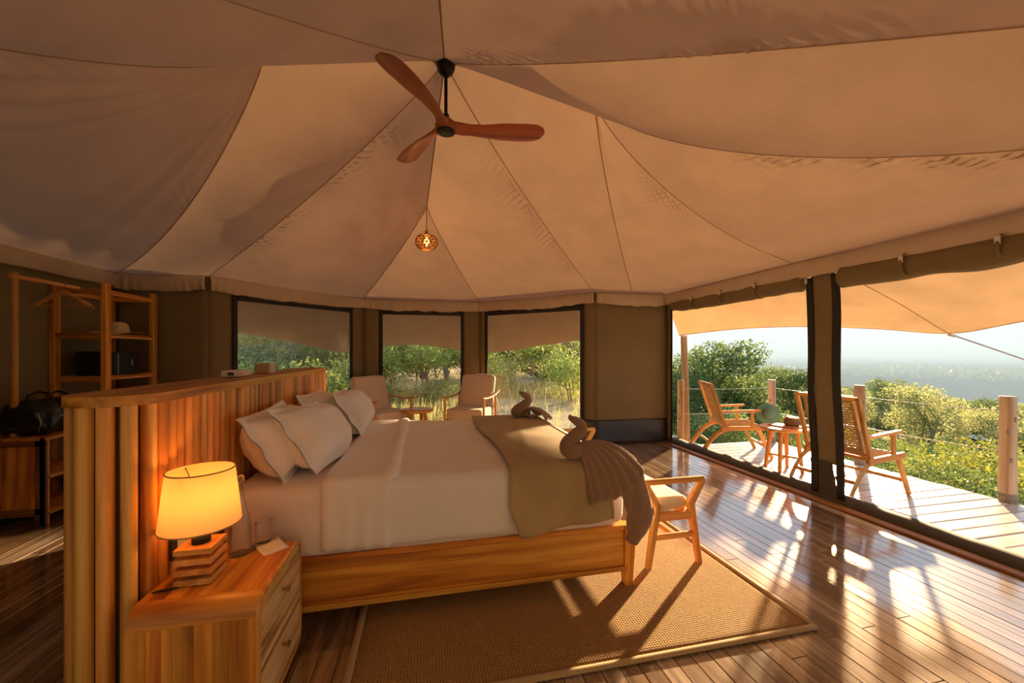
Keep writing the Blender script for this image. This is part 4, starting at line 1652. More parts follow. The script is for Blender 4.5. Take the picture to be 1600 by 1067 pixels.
armchair('cream-cushioned lounge armchair at the left, behind the far pillows', (-0.63, 6.16, 0.0), math.radians(-50))
armchair('cream-cushioned lounge armchair between the middle and right windows', (0.71, 6.20, 0.0), math.radians(-118))

# small round table between them
rt = thing('round_side_table', 'small round teak side table between the two lounge armchairs', 'side table', (-0.12, 6.08, 0.0))
MB().lathe([(0.0, 0.462), (0.22, 0.462), (0.240, 0.470), (0.248, 0.485), (0.246, 0.498), (0.236, 0.504), (0.0, 0.504)], n=48, caps=False).build('table_top', 'teak_pale_x', rt, smooth=40)
for k in range(4):
    a = PI / 4 + k * PI / 2 + 0.3
    MB().tube([(0.13 * math.cos(a), 0.13 * math.sin(a), 0.465), (0.20 * math.cos(a), 0.20 * math.sin(a), 0.0)], [0.027, 0.019], 14).build('leg', 'teak_z', rt, smooth=40)
for k in range(2):
    a = PI / 4 + k * PI / 2 + 0.3
    MB().bar((0.16 * math.cos(a), 0.16 * math.sin(a), 0.20 + 0.03 * k), (-0.16 * math.cos(a), -0.16 * math.sin(a), 0.20 + 0.03 * k), 0.022, 0.026, ch=0.004).build('stretcher', 'teak_pale_x', rt)

# ---------------------------------------------------------------- ceiling fan
FX, FY, FZ = 0.148, 2.885, 2.985
fan = thing('ceiling_fan', 'three-bladed reddish wooden ceiling fan on a black downrod', 'ceiling fan', (FX, FY, FZ))
MB().lathe([(0.0, -0.108), (0.018, -0.108), (0.035, -0.100), (0.052, -0.082), (0.064, -0.055), (0.068, -0.02), (0.072, -0.01), (0.072, 0.01)], (0, 0, 0.475), 32, caps=False).build('canopy', 'dark_metal', fan, smooth=50)
MB().lathe([(0.0125, 0.04), (0.0125, 0.40)], n=16).build('downrod', 'dark_metal', fan, smooth=50)
MB().lathe([(0.022, 0.05), (0.026, 0.06), (0.024, 0.085), (0.014, 0.092)], n=20).build('rod_collar', 'dark_metal', fan, smooth=50)
hub = MB().lathe([(0.0, -0.035), (0.066, -0.035), (0.074, -0.025), (0.080, 0.0), (0.074, 0.022), (0.050, 0.045), (0.028, 0.055), (0.0, 0.056)], n=40, caps=False).build('hub', 'blade_wood', fan, smooth=60)
badge = MB().lathe([(0.0, -0.046), (0.058, -0.046), (0.066, -0.042), (0.068, -0.034)], n=40, caps=False).build('hub_plate', 'dark_metal', fan, smooth=50)
for k in range(3):
    y = -0.012 + 0.012 * k
    for sg in (-1, 1):
        MB().bar((sg * 0.005, y, -0.0468), (sg * (0.030 - 0.004 * abs(k - 1)), y + 0.006, -0.0468), 0.004, 0.0016, ch=0.0005).build('emblem_feather', 'badge_metal', badge)


def blade_mesh():
    n = 46
    m = 14
    vs, fs = [], []
    S = np.linspace(0, 1, n)
    rr = 0.03 + 0.70 * S
    chord = np.interp(S, [0, 0.08, 0.2, 0.35, 0.55, 0.78, 0.90, 0.96, 0.99, 1.0], [0.120, 0.105, 0.098, 0.125, 0.168, 0.182, 0.170, 0.130, 0.08, 0.015])
    off = np.interp(S, [0, 0.15, 0.35, 0.7, 1.0], [0.0, 0.022, 0.030, 0.018, 0.0])
    pitch_ = -np.interp(S, [0, 0.12, 0.35, 1.0], [6, 24, 14, 10])
    zz = np.interp(S, [0, 0.2, 1.0], [0.0, 0.004, 0.012])
    th = np.interp(S, [0, 0.15, 0.4, 1.0], [0.060, 0.034, 0.016, 0.008])
    for i in range(n):
        a = math.radians(pitch_[i])
        for k in range(m):
            q = 2 * PI * k / m
            cx_ = math.cos(q) * chord[i] / 2
            cz_ = math.sin(q) * th[i] / 2
            vs.append((rr[i], off[i] + cx_ * math.cos(a) - cz_ * math.sin(a), zz[i] + cx_ * math.sin(a) + cz_ * math.cos(a)))
    for i in range(n - 1):
        for k in range(m):
            k2 = (k + 1) % m
            fs.append((i * m + k, i * m + k2, (i + 1) * m + k2, (i + 1) * m + k))
    fs.append(tuple(range(m))[::-1])
    fs.append(tuple((n - 1) * m + k for k in range(m)))
    return MB().add(vs, fs).mesh('blade', 'blade_wood', 70)


bm_ = blade_mesh()
for ang in (-4, 117, 238):
    o = link('blade', bm_, fan)
    o.rotation_euler = (0, 0, math.radians(ang))

# ---------------------------------------------------------------- pendant lamp
PEN = Vector((0.018, 4.42, 0))
PZ = 2.56
pen = thing('pendant_lamp', 'small glowing rattan globe pendant under the ceiling', 'pendant lamp', (PEN.x, PEN.y, PZ))
MB().tube([(0, 0, 0.12), (0, 0, 0.385)], 0.004, 6).build('flex', 'cable', pen)
MB().lathe([(0.010, 0.085), (0.018, 0.09), (0.018, 0.125), (0.008, 0.135)], n=16).build('lamp_holder', 'rattan', pen, smooth=50)


def globe(z):
    k = z / 0.088
    return 0.108 * max(0.0, 1 - abs(k) ** 2.3) ** 0.55 + 0.012


gl = []
for d in (-1, 1):
    for k in range(16):
        pts = []
        for j in range(13):
            z = lerp(-0.080, 0.088, j / 12)
            a = 2 * PI * k / 16 + d * 1.1 * j / 12
            pts.append((globe(z) * math.cos(a), globe(z) * math.sin(a), z))
        MB().tube(pts, 0.0052, 5).build('rattan_strand', 'rattan', pen, smooth=180)
for z in (-0.08, -0.05, -0.02, 0.01, 0.04, 0.07, 0.088):
    MB().tube([(globe(z) * math.cos(2 * PI * k / 32), globe(z) * math.sin(2 * PI * k / 32), z) for k in range(33)], 0.0050, 5, caps=False).build('rattan_hoop', 'rattan', pen, smooth=180)
MB().lathe([(0.004, -0.045), (0.026, -0.025), (0.030, 0.0), (0.022, 0.03), (0.012, 0.06), (0.012, 0.09)], n=16).build('bulb', 'bulb_glow', pen, smooth=180)
pl = bpy.data.lights.new('pendant_light', 'POINT')
pl.energy = 10.0
pl.color = (1.0, 0.50, 0.18)
pl.shadow_soft_size = 0.033
plo = bpy.data.objects.new('pendant_light', pl)
COL.objects.link(plo)
plo.parent = pen

# ---------------------------------------------------------------- open wardrobe at the left wall
shelf = thing('shelf_unit', 'tall open teak shelf unit against the left wall', 'shelf unit', (-3.13, 4.77, 0.0))
SX0, SX1, SY0, SY1 = -3.32, -2.93, 4.44, 5.10
for xx in (SX0, SX1):
    for yy in (SY0, SY1):
        MB().span((xx - 0.022, yy - 0.035, 0.0), (xx + 0.022, yy + 0.035, 2.0), 0.004).build('post', 'teak_z', shelf, world=True)
for zz in (0.25, 0.72, 1.12, 1.52):
    for k in range(4):
        xa = lerp(SX0 - 0.02, SX1 + 0.02, k / 4)
        MB().span((xa, SY0 - 0.02, zz - 0.012), (xa + 0.103, SY1 + 0.02, zz + 0.012), 0.002).build('shelf_board', 'teak_y', shelf, world=True)
    MB().span((SX0, SY0 - 0.03, zz - 0.045), (SX1, SY0 - 0.01, zz + 0.01), 0.003).build('shelf_rail', 'teak_x', shelf, world=True)
    MB().span((SX1 - 0.005, SY0, zz - 0.03), (SX1 + 0.015, SY1, zz + 0.008), 0.003).build('shelf_rail', 'teak_pale_y', shelf, world=True)
for yy in (SY0, SY1):
    MB().span((SX0, yy - 0.014, 1.90), (SX1, yy + 0.014, 1.95), 0.004).build('top_rail', 'teak_x', shelf, world=True)
for xx in (SX0, SX1):
    MB().span((xx - 0.012, SY0, 1.90), (xx + 0.012, SY1, 1.945), 0.004).build('top_rail', 'teak_pale_y', shelf, world=True)

cab = thing('low_cabinet', 'low teak cabinet under the black bag by the left wall', 'cabinet', (-3.12, 4.09, 0.0))
CX0, CX1, CY0, CY1, CZ = -3.33, -2.88, 3.77, 4.40, 0.69
for xx in (CX0 + 0.02, CX1 - 0.02):
    for yy in (CY0 + 0.02, CY1 - 0.02):
        MB().span((xx - 0.02, yy - 0.02, 0.0), (xx + 0.02, yy + 0.02, CZ), 0.004).build('post', 'teak_pale_z', cab, world=True)
for k in range(5):
    xa = lerp(CX0, CX1, k / 5)
    MB().span((xa + 0.001, CY0, CZ - 0.025), (lerp(CX0, CX1, (k + 1) / 5), CY1, CZ), 0.002).build('top_board', 'teak_y', cab, world=True)
for zz in (0.09, 0.375):
    for k in range(4):
        xa = lerp(CX0, CX1, k / 4)
        MB().span((xa + 0.001, CY0 + 0.02, zz - 0.012), (lerp(CX0, CX1, (k + 1) / 4), CY1 - 0.02, zz + 0.012), 0.002).build('shelf_board', 'teak_pale_y', cab, world=True)
MB().span((CX0, CY0, CZ - 0.07), (CX1, CY0 + 0.02, CZ - 0.02), 0.003).build('end_frame', 'teak_dark_x', cab, world=True)
MB().span((CX0, CY0, 0.09), (CX1, CY0 + 0.02, 0.14), 0.003).build('end_frame', 'teak_dark_x', cab, world=True)
for xx in (CX0, CX1 - 0.07):
    MB().span((xx, CY0, 0.0), (xx + 0.07, CY0 + 0.02, CZ - 0.02), 0.003).build('end_frame', 'teak_dark_z', cab, world=True)
for k in range(3):
    xa = lerp(CX0 + 0.07, CX1 - 0.07, k / 3)
    MB().span((xa, CY0 + 0.008, 0.14), (lerp(CX0 + 0.07, CX1 - 0.07, (k + 1) / 3) - 0.001, CY0 + 0.018, CZ - 0.07), 0.001).build('end_panel', 'teak_z', cab, world=True)
MB().span((CX0 + 0.01, CY0 + 0.03, 0.05), (CX0 + 0.02, CY1 - 0.03, CZ - 0.03), 0.002).build('back_panel', 'teak_dark_z', cab, world=True)

rail = thing('hanging_rail', 'teak hanging rail with one round upright above the low cabinet', 'clothes rail', (-3.14, 3.85, CZ))
MB().tube([(-3.14, 3.85, CZ), (-3.138, 3.85, 1.3), (-3.14, 3.85, 1.98)], [0.024, 0.021, 0.022], 14).build('upright', 'teak_pale_z', rail, world=True, smooth=60)
MB().tube([(-3.14, 3.82, 1.945), (-3.135, 4.1, 1.95), (-3.13, SY0 - 0.015, 1.945)], 0.017, 12).build('bar', 'teak_pale_y', rail, world=True, smooth=60)

hg = thing('coat_hanger', 'wooden coat hanger on the hanging rail', 'hanger', (-3.13, 4.26, 1.955))
arc = [(-0.225, 0, -0.205), (-0.17, 0, -0.165), (-0.09, 0, -0.115), (-0.03, 0, -0.082), (0.0, 0, -0.075), (0.03, 0, -0.082), (0.09, 0, -0.115), (0.17, 0, -0.165), (0.225, 0, -0.205)]
MB().tube(spline(arc, 40), list(np.interp(np.linspace(0, 1, 40), [0, 0.2, 0.5, 0.8, 1], [0.012, 0.017, 0.022, 0.017, 0.012])), 10, flat=(0.7, 1.2)).build('shoulder', 'teak_pale_x', hg, smooth=60)
MB().tube([(-0.19, 0, -0.19), (0.19, 0, -0.19)], 0.0045, 8).build('trouser_bar', 'teak_pale_x', hg, smooth=60)
MB().tube([(0, 0, -0.07), (0, 0, -0.02)] + [(0.022 * math.sin(a), 0, 0.004 - 0.022 * math.cos(a) + 0.0) for a in [PI * k / 10 for k in range(0, 14)]], 0.0025, 6).build('hook', 'badge_metal', hg, smooth=60)

sh_ = thing('straw_hat', 'straw sun hat on the upper shelf', 'hat', (-3.02, 4.72, 1.533))


def brim(u, v):
    a = 2 * PI * u
    r = lerp(0.09, 0.205, v)
    return (r * 0.95 * math.cos(a), r * 1.1 * math.sin(a), 0.012 + 0.018 * v * math.sin(2 * a + 1) + 0.012 * (1 - v))


MB().grid(48, 8, brim, closed_u=True).build('brim', 'straw', sh_, smooth=180)
MB().lathe([(0.094, 0.020), (0.090, 0.06), (0.080, 0.10), (0.055, 0.122), (0.0, 0.126)], n=32, caps=False).build('crown', 'straw', sh_, smooth=180)

sf = thing('safe_box', 'black metal safe on the middle shelf', 'safe', (-3.06, 4.66, 1.132))
MB().box((0, 0, 0.115), (0.30, 0.34, 0.23), 0.006).build('body', 'black_enamel', sf)
d = MB().box((0.156, 0, 0.115), (0.012, 0.33, 0.22), 0.004).build('door', 'black_enamel', sf)
MB().box((0.164, -0.12, 0.115), (0.006, 0.008, 0.20), 0.002).build('door_edge', 'zip_metal', d)
MB().box((0.166, 0.06, 0.12), (0.010, 0.014, 0.06), 0.003).build('handle', 'zip_metal', d)

bag = thing('black_bag', 'black leather duffel bag on the low cabinet', 'bag', (-3.10, 4.08, CZ), 0.1)


def bagd(p, n):
    return p + n * (0.02 * nz(p.x * 7, p.y * 7, p.z * 7) + 0.012 * nz(p.x * 16, p.y * 16, p.z * 16))


MB().rbox((-0.17, -0.27, 0.0), (0.17, 0.25, 0.27), 0.10, (12, 16, 10), bagd).build('body', 'black_leather', bag, smooth=180)
for sx in (-0.06, 0.06):
    MB().tube([(sx, -0.12, 0.25), (sx, -0.10, 0.31), (sx, 0.0, 0.335), (sx, 0.10, 0.31), (sx, 0.12, 0.25)], 0.010, 8).build('handle', 'black_leather', bag, smooth=180)
MB().tube([(0.10, -0.262, 0.03), (0.125, -0.268, 0.10), (0.10, -0.262, 0.18), (0.03, -0.24, 0.245)], 0.004, 6).build('zip', 'zip_metal', bag, smooth=180)
pk = MB().rbox((0.05, -0.02, 0.02), (0.21, 0.20, 0.30), 0.05, (6, 8, 8), bagd).build('side_pocket', 'black_leather', bag, smooth=180)

# ---------------------------------------------------------------- deck
DZ = -0.05
deck = tag(thing('floor_deck', None, None, (4.54, 2.5, DZ)), 'pale sun-bleached plank deck outside the tent opening', kind='structure')
rd = random.Random(11)
y = -0.42
while y < 5.2:
    y1 = y + 0.142
    b = MB().box((0, 0, 0), (1.66, 0.128, 0.03), 0.004)
    p = b.build('deck_plank', 'deck_wood', deck)
    p.location = (0.0 + rd.uniform(-0.006, 0.006), (y + y1) / 2 - 2.5, -0.015 + rd.uniform(-0.002, 0.001))
    y = y1
for xx in (3.8, 4.55, 5.28):
    MB().span((xx - 0.03, -0.42, DZ - 0.15), (xx + 0.03, 5.2, DZ - 0.032), 0.004).build('joist', 'deck_wood', deck, world=True)
for xx, yy in ((3.85, 5.1), (5.28, 5.1), (5.28, 3.9), (5.28, 2.5), (5.28, 1.0)):
    MB().tube([(xx, yy, DZ - 0.15), (xx, yy, -2.2)], 0.05, 10).build('support_post', 'pole_wood', deck, world=True, smooth=60)


def rail_post(label, x, y, top=0.925, r=0.058, lean=(0, 0)):
    t = thing('rail_post', label, 'post', (x, y, DZ), group='round railing posts of the deck')
    h = top - DZ
    pts = [(lean[0] * k / 6 + 0.004 * nz(x * 3, y, k), lean[1] * k / 6 + 0.004 * nz(x, y * 3, k), h * k / 6) for k in range(7)]
    pts.append((pts[-1][0], pts[-1][1], h + 0.006))
    MB().tube(pts, [r * 1.04, r * 1.02, r, r * 0.99, r * 0.98, r * 0.97, r * 0.96, r * 0.86], 20).build('trunk', 'pole_wood', t, smooth=50)
    MB().lathe([(r * 1.05, 0.0), (r * 1.07, 0.01), (r * 1.06, 0.085), (r * 1.0, 0.09)], n=20).build('base_sleeve', 'bark', t, smooth=50)
    for k, (a, z) in enumerate(((3.6, 0.66), (3.9, 0.40), (4.4, 0.78))):
        MB().rbox((-0.004, -0.010, -0.024), (0.004, 0.010, 0.024), 0.004, (1, 1, 1)).xform(Matrix.Translation((r * 0.97 * math.cos(a), r * 0.97 * math.sin(a), z)) @ Matrix.Rotation(a, 4, 'Z')).build('knot', 'bark', t, smooth=180)
    return t


rail_post('round railing post at the right edge of the deck', 5.34, 2.60, 0.935)
rail_post('round railing post behind the right deck chair', 5.33, 3.88, 0.935)
rail_post('round railing post behind the left deck chair at the deck corner', 5.30, 5.14, 0.92)
rail_post('round railing post close by the canvas corner', 3.80, 5.30, 0.93, 0.045)
rail_post('round railing post further along the deck edge', 5.34, 1.25, 0.935)
tp = thing('awning_pole', 'tall slim awning pole beyond the left deck chair', 'pole', (4.02, 5.52, -0.9))
MB().tube([(0.05, 0, 0.0), (0.045, 0.005, 0.9), (0.02, 0, 1.8), (0.0, 0.0, 2.52)], [0.058, 0.055, 0.051, 0.048], 18).build('trunk', 'pole_wood', tp, smooth=50)
MB().tube([(0.05 * math.cos(a), 0.05 * math.sin(a), 2.46 - 0.003 * k) for k, a in enumerate([2 * PI * j / 12 for j in range(26)])], 0.005, 6).build('lashing', 'rope', tp, smooth=180)
for za, nm in ((0.80, 'upper'), (0.42, 'lower')):
    for (x0, y0), (x1, y1), where in (((3.80, 5.30), (5.30, 5.14), 'along the back of the deck'), ((5.30, 5.14), (5.33, 3.88), 'behind the left deck chair'), ((5.33, 3.88), (5.34, 2.60), 'behind the right deck chair'), ((5.34, 2.60), (5.34, 1.25), 'at the right of the deck')):
        wr_ = thing('railing_wire', 'thin %s railing wire %s' % (nm, where), 'wire', (x0, y0, za), group='railing wires of the deck')
        MB().tube([(lerp(x0, x1, k / 10), lerp(y0, y1, k / 10), za - 0.012 * math.sin(PI * k / 10)) for k in range(11)], 0.004, 6).build('strand', 'wire', wr_, world=True, smooth=180)
gr = thing('guy_rope', 'taut guy rope running down from the awning corner', 'rope', (5.55, 3.15, 1.55))
MB().tube([(5.55, 3.15, 1.55), (5.60, 3.12, 1.53)], 0.016, 8).build('knot', 'rope', gr, world=True, smooth=180)
MB().tube([(5.58, 3.13, 1.54), (7.6, 2.0, 0.50), (9.6, 0.9, -0.55)], 0.008, 6).build('line', 'wire', gr, world=True, smooth=180)
gr = thing('guy_rope', 'short slack guy rope beside the slim awning pole', 'rope', (4.02, 5.52, 1.60))
MB().tube([(4.02, 5.52, 1.56), (4.2, 5.75, 1.30), (4.45, 6.1, 0.95), (4.9, 6.7, 0.2), (5.6, 7.6, -1.6)], 0.006, 6).build('line', 'rope', gr, world=True, smooth=180)
MB().rbox((4.17, 5.73, 1.27), (4.23, 5.77, 1.33), 0.015, (1, 1, 1)).build('knot', 'rope', gr, world=True, smooth=180)


# ---- woven deck chairs
def weave_panel(w, h, n_w, n_h, t=0.0045):
    """open over-under cane weave in the local XY plane"""
    m = MB()
    sw, shh = w / n_w, h / n_h
    for i in range(n_w):
        x = -w / 2 + (i + 0.5) * sw
        pts = []
        for j in range(n_h * 2 + 1):
            y = -h / 2 + h * j / (n_h * 2)
            pts.append((x, y, 0.004 * (1 if (j // 1 + i * 2) % 4 < 2 else -1)))
        m.tube(pts, sw * 0.30, 4, flat=(1.0, 0.30))
    for j in range(n_h):
        y = -h / 2 + (j + 0.5) * shh
        pts = []
        for i in range(n_w * 2 + 1):
            x = -w / 2 + w * i / (n_w * 2)
            pts.append((x, y, 0.004 * (-1 if (i // 1 + j * 2) % 4 < 2 else 1)))
        m.tube(pts, shh * 0.30, 4, flat=(0.30, 1.0))
    return m


def deck_chair(label, loc, rz):
    t = thing('deck_chair', label, 'chair', loc, rz, group='woven deck chairs')
    for sy in (-1, 1):
        y = 0.285 * sy
        # arched back leg
        leg = [(-0.44, y, 0.0), (-0.375, y, 0.12), (-0.27, y, 0.26), (-0.16, y, 0.345), (-0.05, y, 0.375)]
        P = spline(leg, 20)
        for_rad = [0.024] * 20
        MB().tube(P, for_rad, 4, flat=(0.85, 1.25)).build('back_leg', 'teak_pale_x', t, smooth=30)
        MB().bar((0.27, y, 0.385), (0.44, y, 0.0), 0.036, 0.050, (1, 0, 0), 0.006, 0.8).build('front_leg', 'teak_pale_z', t)
        MB().bar((-0.18, y, 0.375), (0.36, y, 0.40), 0.036, 0.055, ch=0.006).build('side_rail', 'teak_pale_x', t)
        MB().bar((-0.11, y, 0.34), (-0.31, y, 0.985), 0.034, 0.046, (1, 0, 0), 0.006).build('back_post', 'teak_pale_z', t)
        MB().bar((-0.20, y, 0.60), (0.30, y, 0.635), 0.050, 0.028, ch=0.007).build('armrest', 'teak_pale_x', t)
        MB().bar((0.20, y, 0.40), (0.20, y, 0.625), 0.032, 0.040, (1, 0, 0), 0.006).build('arm_support', 'teak_pale_z', t)
    for (x, z), n_ in (((0.345, 0.392), 'front_rail'), ((-0.10, 0.385), 'back_rail'), ((-0.30, 0.965), 'top_rail'), ((-0.135, 0.43), 'lower_back_rail'), ((0.375, 0.15), 'stretcher'), ((-0.33, 0.19), 'stretcher'), ((0.02, 0.20), 'stretcher')):
        if n_ == 'stretcher' and x == 0.02:
            continue
        MB().bar((x, -0.285, z), (x, 0.285, z), 0.030, 0.036, ch=0.006).build(n_, 'teak_pale_y', t)
    weave_panel(0.43, 0.50, 18, 18).xform(Matrix.Translation((0.125, 0, 0.400)) @ Matrix.Rotation(math.radians(-2), 4, 'Y')).build('woven_seat', 'cane', t)
    M = Matrix.Translation((-0.215, 0, 0.70)) @ Matrix.Rotation(math.radians(-90 - 17.5), 4, 'Y')
    weave_panel(0.50, 0.44, 20, 16).xform(M).build('woven_back', 'cane', t)
    for zz, xx in ((0.455, -0.142), (0.945, -0.293)):
        MB().bar((xx, -0.235, zz), (xx, 0.235, zz), 0.026, 0.05, ch=0.008).build('cane_wrap', 'cane', t)
    for sy in (-1, 1):
        MB().bar((-0.14, 0.22 * sy, 0.45), (-0.29, 0.22 * sy, 0.95), 0.028, 0.012, (1, 0, 0), 0.004).build('cane_border', 'cane', t)
    return t


deck_chair('woven cane deck chair on the left, seen from the side with a green hat', (4.19, 4.77, DZ), math.radians(-24))
deck_chair('woven cane deck chair on the right, seen from behind', (4.19, 3.18, DZ), math.radians(6))

dt = thing('deck_table', 'small round teak table between the two deck chairs', 'table', (4.17, 3.88, DZ))
MB().lathe([(0.0, 0.485), (0.22, 0.485), (0.245, 0.492), (0.25, 0.505), (0.245, 0.518), (0.0, 0.520)], n=48, caps=False).build('table_top', 'teak_pale_x', dt, smooth=40)
for k in range(4):
    a = 0.55 + k * PI / 2
    MB().tube([(0.13 * math.cos(a), 0.13 * math.sin(a), 0.49), (0.185 * math.cos(a), 0.185 * math.sin(a), 0.0)], [0.026, 0.019], 14).build('leg', 'teak_pale_z', dt, smooth=40)
for k in range(2):
    a = 0.55 + k * PI / 2
    MB().tube([(0.165 * math.cos(a), 0.165 * math.sin(a), 0.15 + 0.02 * k), (-0.165 * math.cos(a), -0.165 * math.sin(a), 0.15 + 0.02 * k)], 0.013, 10).build('stretcher', 'teak_pale_x', dt, smooth=40)
ty = thing('wooden_tray', 'thin reddish wooden tray on the deck table', 'tray', (4.20, 3.88, DZ + 0.520), 0.2)
MB().box((0, 0, 0.007), (0.20, 0.30, 0.012), 0.003).build('board', 'floor_trim_wood', ty)
pt = thing('coconut_pot', 'round brown fibre pot with a ragged rim on the deck table', 'pot', (4.27, 3.86, DZ + 0.533))
MB().lathe([(0.0, 0.0), (0.070, 0.0), (0.080, 0.012), (0.083, 0.055), (0.080, 0.085), (0.068, 0.082), (0.064, 0.05), (0.0, 0.045)], n=32, caps=False).build('bowl', 'coconut_fibre', pt, smooth=60)
rt_ = random.Random(5)
tuft = MB()
for k in range(26):
    a, r = rt_.uniform(0, 2 * PI), rt_.uniform(0.01, 0.066)
    tuft.rbox((-0.016, -0.016, -0.010), (0.016, 0.016, 0.022), 0.009, (1, 1, 1)) if False else None
    q = MB().rbox((-0.016, -0.013, -0.012), (0.016, 0.013, 0.022), 0.009, (1, 1, 1)).xform(Matrix.Translation((r * math.cos(a), r * math.sin(a), 0.078)) @ Matrix.Rotation(a * 3, 4, 'Z'))
    tuft.add(q.v, q.f)
tag(tuft.build('dried_filling', 'straw', pt, smooth=180), kind='stuff')

# green hat hooked on the arm of the left chair
Mh_scale = 0.82
gh = thing('green_hat', 'green felt hat with a dark band hooked on the left deck chair arm', 'hat', (4.43, 4.35, DZ + 0.595))
Mh = Matrix.Rotation(math.radians(-116), 4, 'Z') @ Matrix.Rotation(math.radians(78), 4, 'Y') @ Matrix.Scale(Mh_scale, 4)


def hb(u, v):
    a = 2 * PI * u
    r = lerp(0.075, 0.165, v)
    return (r * math.cos(a), r * 1.08 * math.sin(a), 0.010 * v * math.sin(2 * a + 0.6) - 0.012 * v)


MB().grid(48, 8, hb, closed_u=True).xform(Mh).build('brim', 'hat_felt', gh, smooth=180)
MB().lathe([(0.078, 0.0), (0.076, 0.05), (0.070, 0.085), (0.050, 0.105), (0.0, 0.098)], n=32, caps=False).xform(Mh).build('crown', 'hat_felt', gh, smooth=180)
MB().lathe([(0.081, 0.004), (0.080, 0.038), (0.077, 0.040)], n=32, caps=False).xform(Mh).build('band', 'hat_band', gh, smooth=180)

# ---------------------------------------------------------------- land outside
def ground_z(x, y):
    r = math.hypot(x, y)
    z = -0.62 + 0.10 * nz(x * 0.3, y * 0.3, 0) + 0.012 * max(0, y - 8)
    a = max(0.0, x - 5.0 - 0.10 * max(0, y - 6))
    z -= 2.4 * sm(0.3, 4.5, a) + 0.115 * max(0.0, a - 3)
    z = max(z, -92.0 + 4 * nz(x * 0.004, y * 0.004, 2))
    if r > 60 and a > 0:
        ridge = sm(850, 1360, r + 90 * nz(x * 0.0016, y * 0.0016, 7))
        z = lerp(z, -46 + 3.0 * nz(x * 0.003, y * 0.003, 5), ridge)
        far = sm(5600, 6700, r + 500 * nz(x * 0.0004, y * 0.0004, 3))
        z = lerp(z, 34 + 14 * nz(x * 0.0003, y * 0.0003, 9), far)
    return z


def land(name, material, r0, r1, nr, a0, a1, na, label, rough=0.0):
    m = MB()
    vs, fs = [], []
    for i in range(nr):
        r = r0 * (r1 / r0) ** (i / (nr - 1))
        for j in range(na):
            a = math.radians(lerp(a0, a1, j / (na - 1)))     # azimuth from +Y towards +X
            x, y = r * math.sin(a), r * math.cos(a)
            z = ground_z(x, y)
            if rough:
                g = rough * min(1, r / 200)
                z += g * (abs(nz(x * 0.06, y * 0.06, 1)) * 2 + abs(nz(x * 0.16, y * 0.16, 4)))
            vs.append((x, y, z))
    for i in range(nr - 1):
        for j in range(na - 1):
            fs.append((i * na + j, (i + 1) * na + j, (i + 1) * na + j + 1, i * na + j + 1)[::-1])
    o = m.add(vs, fs).build(name, material, smooth=180)
    return tag(o, label, kind='structure')


land('ground', 'ground_soil', 1.2, 70.0, 60, -180, 180, 181, 'dusty ground and dry grass around the tent')
land('valley_floor', 'forest_floor', 60.0, 1500.0, 260, -10, 130, 420, 'wooded valley floor below the deck', 3.0)
land('distant_ridge', 'forest_floor', 1450.0, 9000.0, 60, -10, 130, 260, 'wooded ridge and plateau on the far side of the valley', 4.0)


# ---- leaf clouds
def leaf_cloud(name, blobs, n, size, material, seed, flat=0.0):
    """n small leaves in clumps inside the given ellipsoids (centre, radii)"""
    g = np.random.default_rng(seed)
    vol = np.array([b[1][0] * b[1][1] * b[1][2] for b in blobs]) ** 0.67
    pick = g.choice(len(blobs), n, p=vol / vol.sum())
    c = np.array([b[0] for b in blobs])[pick]
    rr = np.array([b[1] for b in blobs])[pick]
    d = g.normal(size=(n, 3))
    d /= np.linalg.norm(d, axis=1)[:, None]
    rad = g.uniform(0.35, 1.0, n) ** 0.5
    clump = g.normal(size=(max(8, n // 22), 3)) * 0.08
    p = c + d * rr * rad[:, None] + clump[g.integers(0, len(clump), n)] * rr
    s = size * g.uniform(0.6, 1.4, n)
    nrm = d * 0.6 + g.normal(size=(n, 3)) * 0.8 + np.array([0, 0, flat])
    nrm /= np.linalg.norm(nrm, axis=1)[:, None]
    t = np.cross(nrm, g.normal(size=(n, 3)))
    t /= np.linalg.norm(t, axis=1)[:, None] + 1e-9
    b = np.cross(nrm, t)
    V = np.empty((n, 4, 3))
    V[:, 0] = p - t * s[:, None]
    V[:, 1] = p + b * s[:, None] * 0.42
    V[:, 2] = p + t * s[:, None]
    V[:, 3] = p - b * s[:, None] * 0.42
    return cloud_mesh(name, V, material)


def cloud_mesh(name, V, material):
    n = len(V)
    me = bpy.data.meshes.new(name)
    me.vertices.add(n * 4)
    me.vertices.foreach_set('co', V.reshape(-1))
    me.loops.add(n * 4)
    me.loops.foreach_set('vertex_index', np.arange(n * 4))
    me.polygons.add(n)
    me.polygons.foreach_set('loop_start', np.arange(n) * 4)
    me.polygons.foreach_set('loop_total', np.full(n, 4))
    me.materials.append(MATS[material])
    me.update(calc_edges=True)
    return me


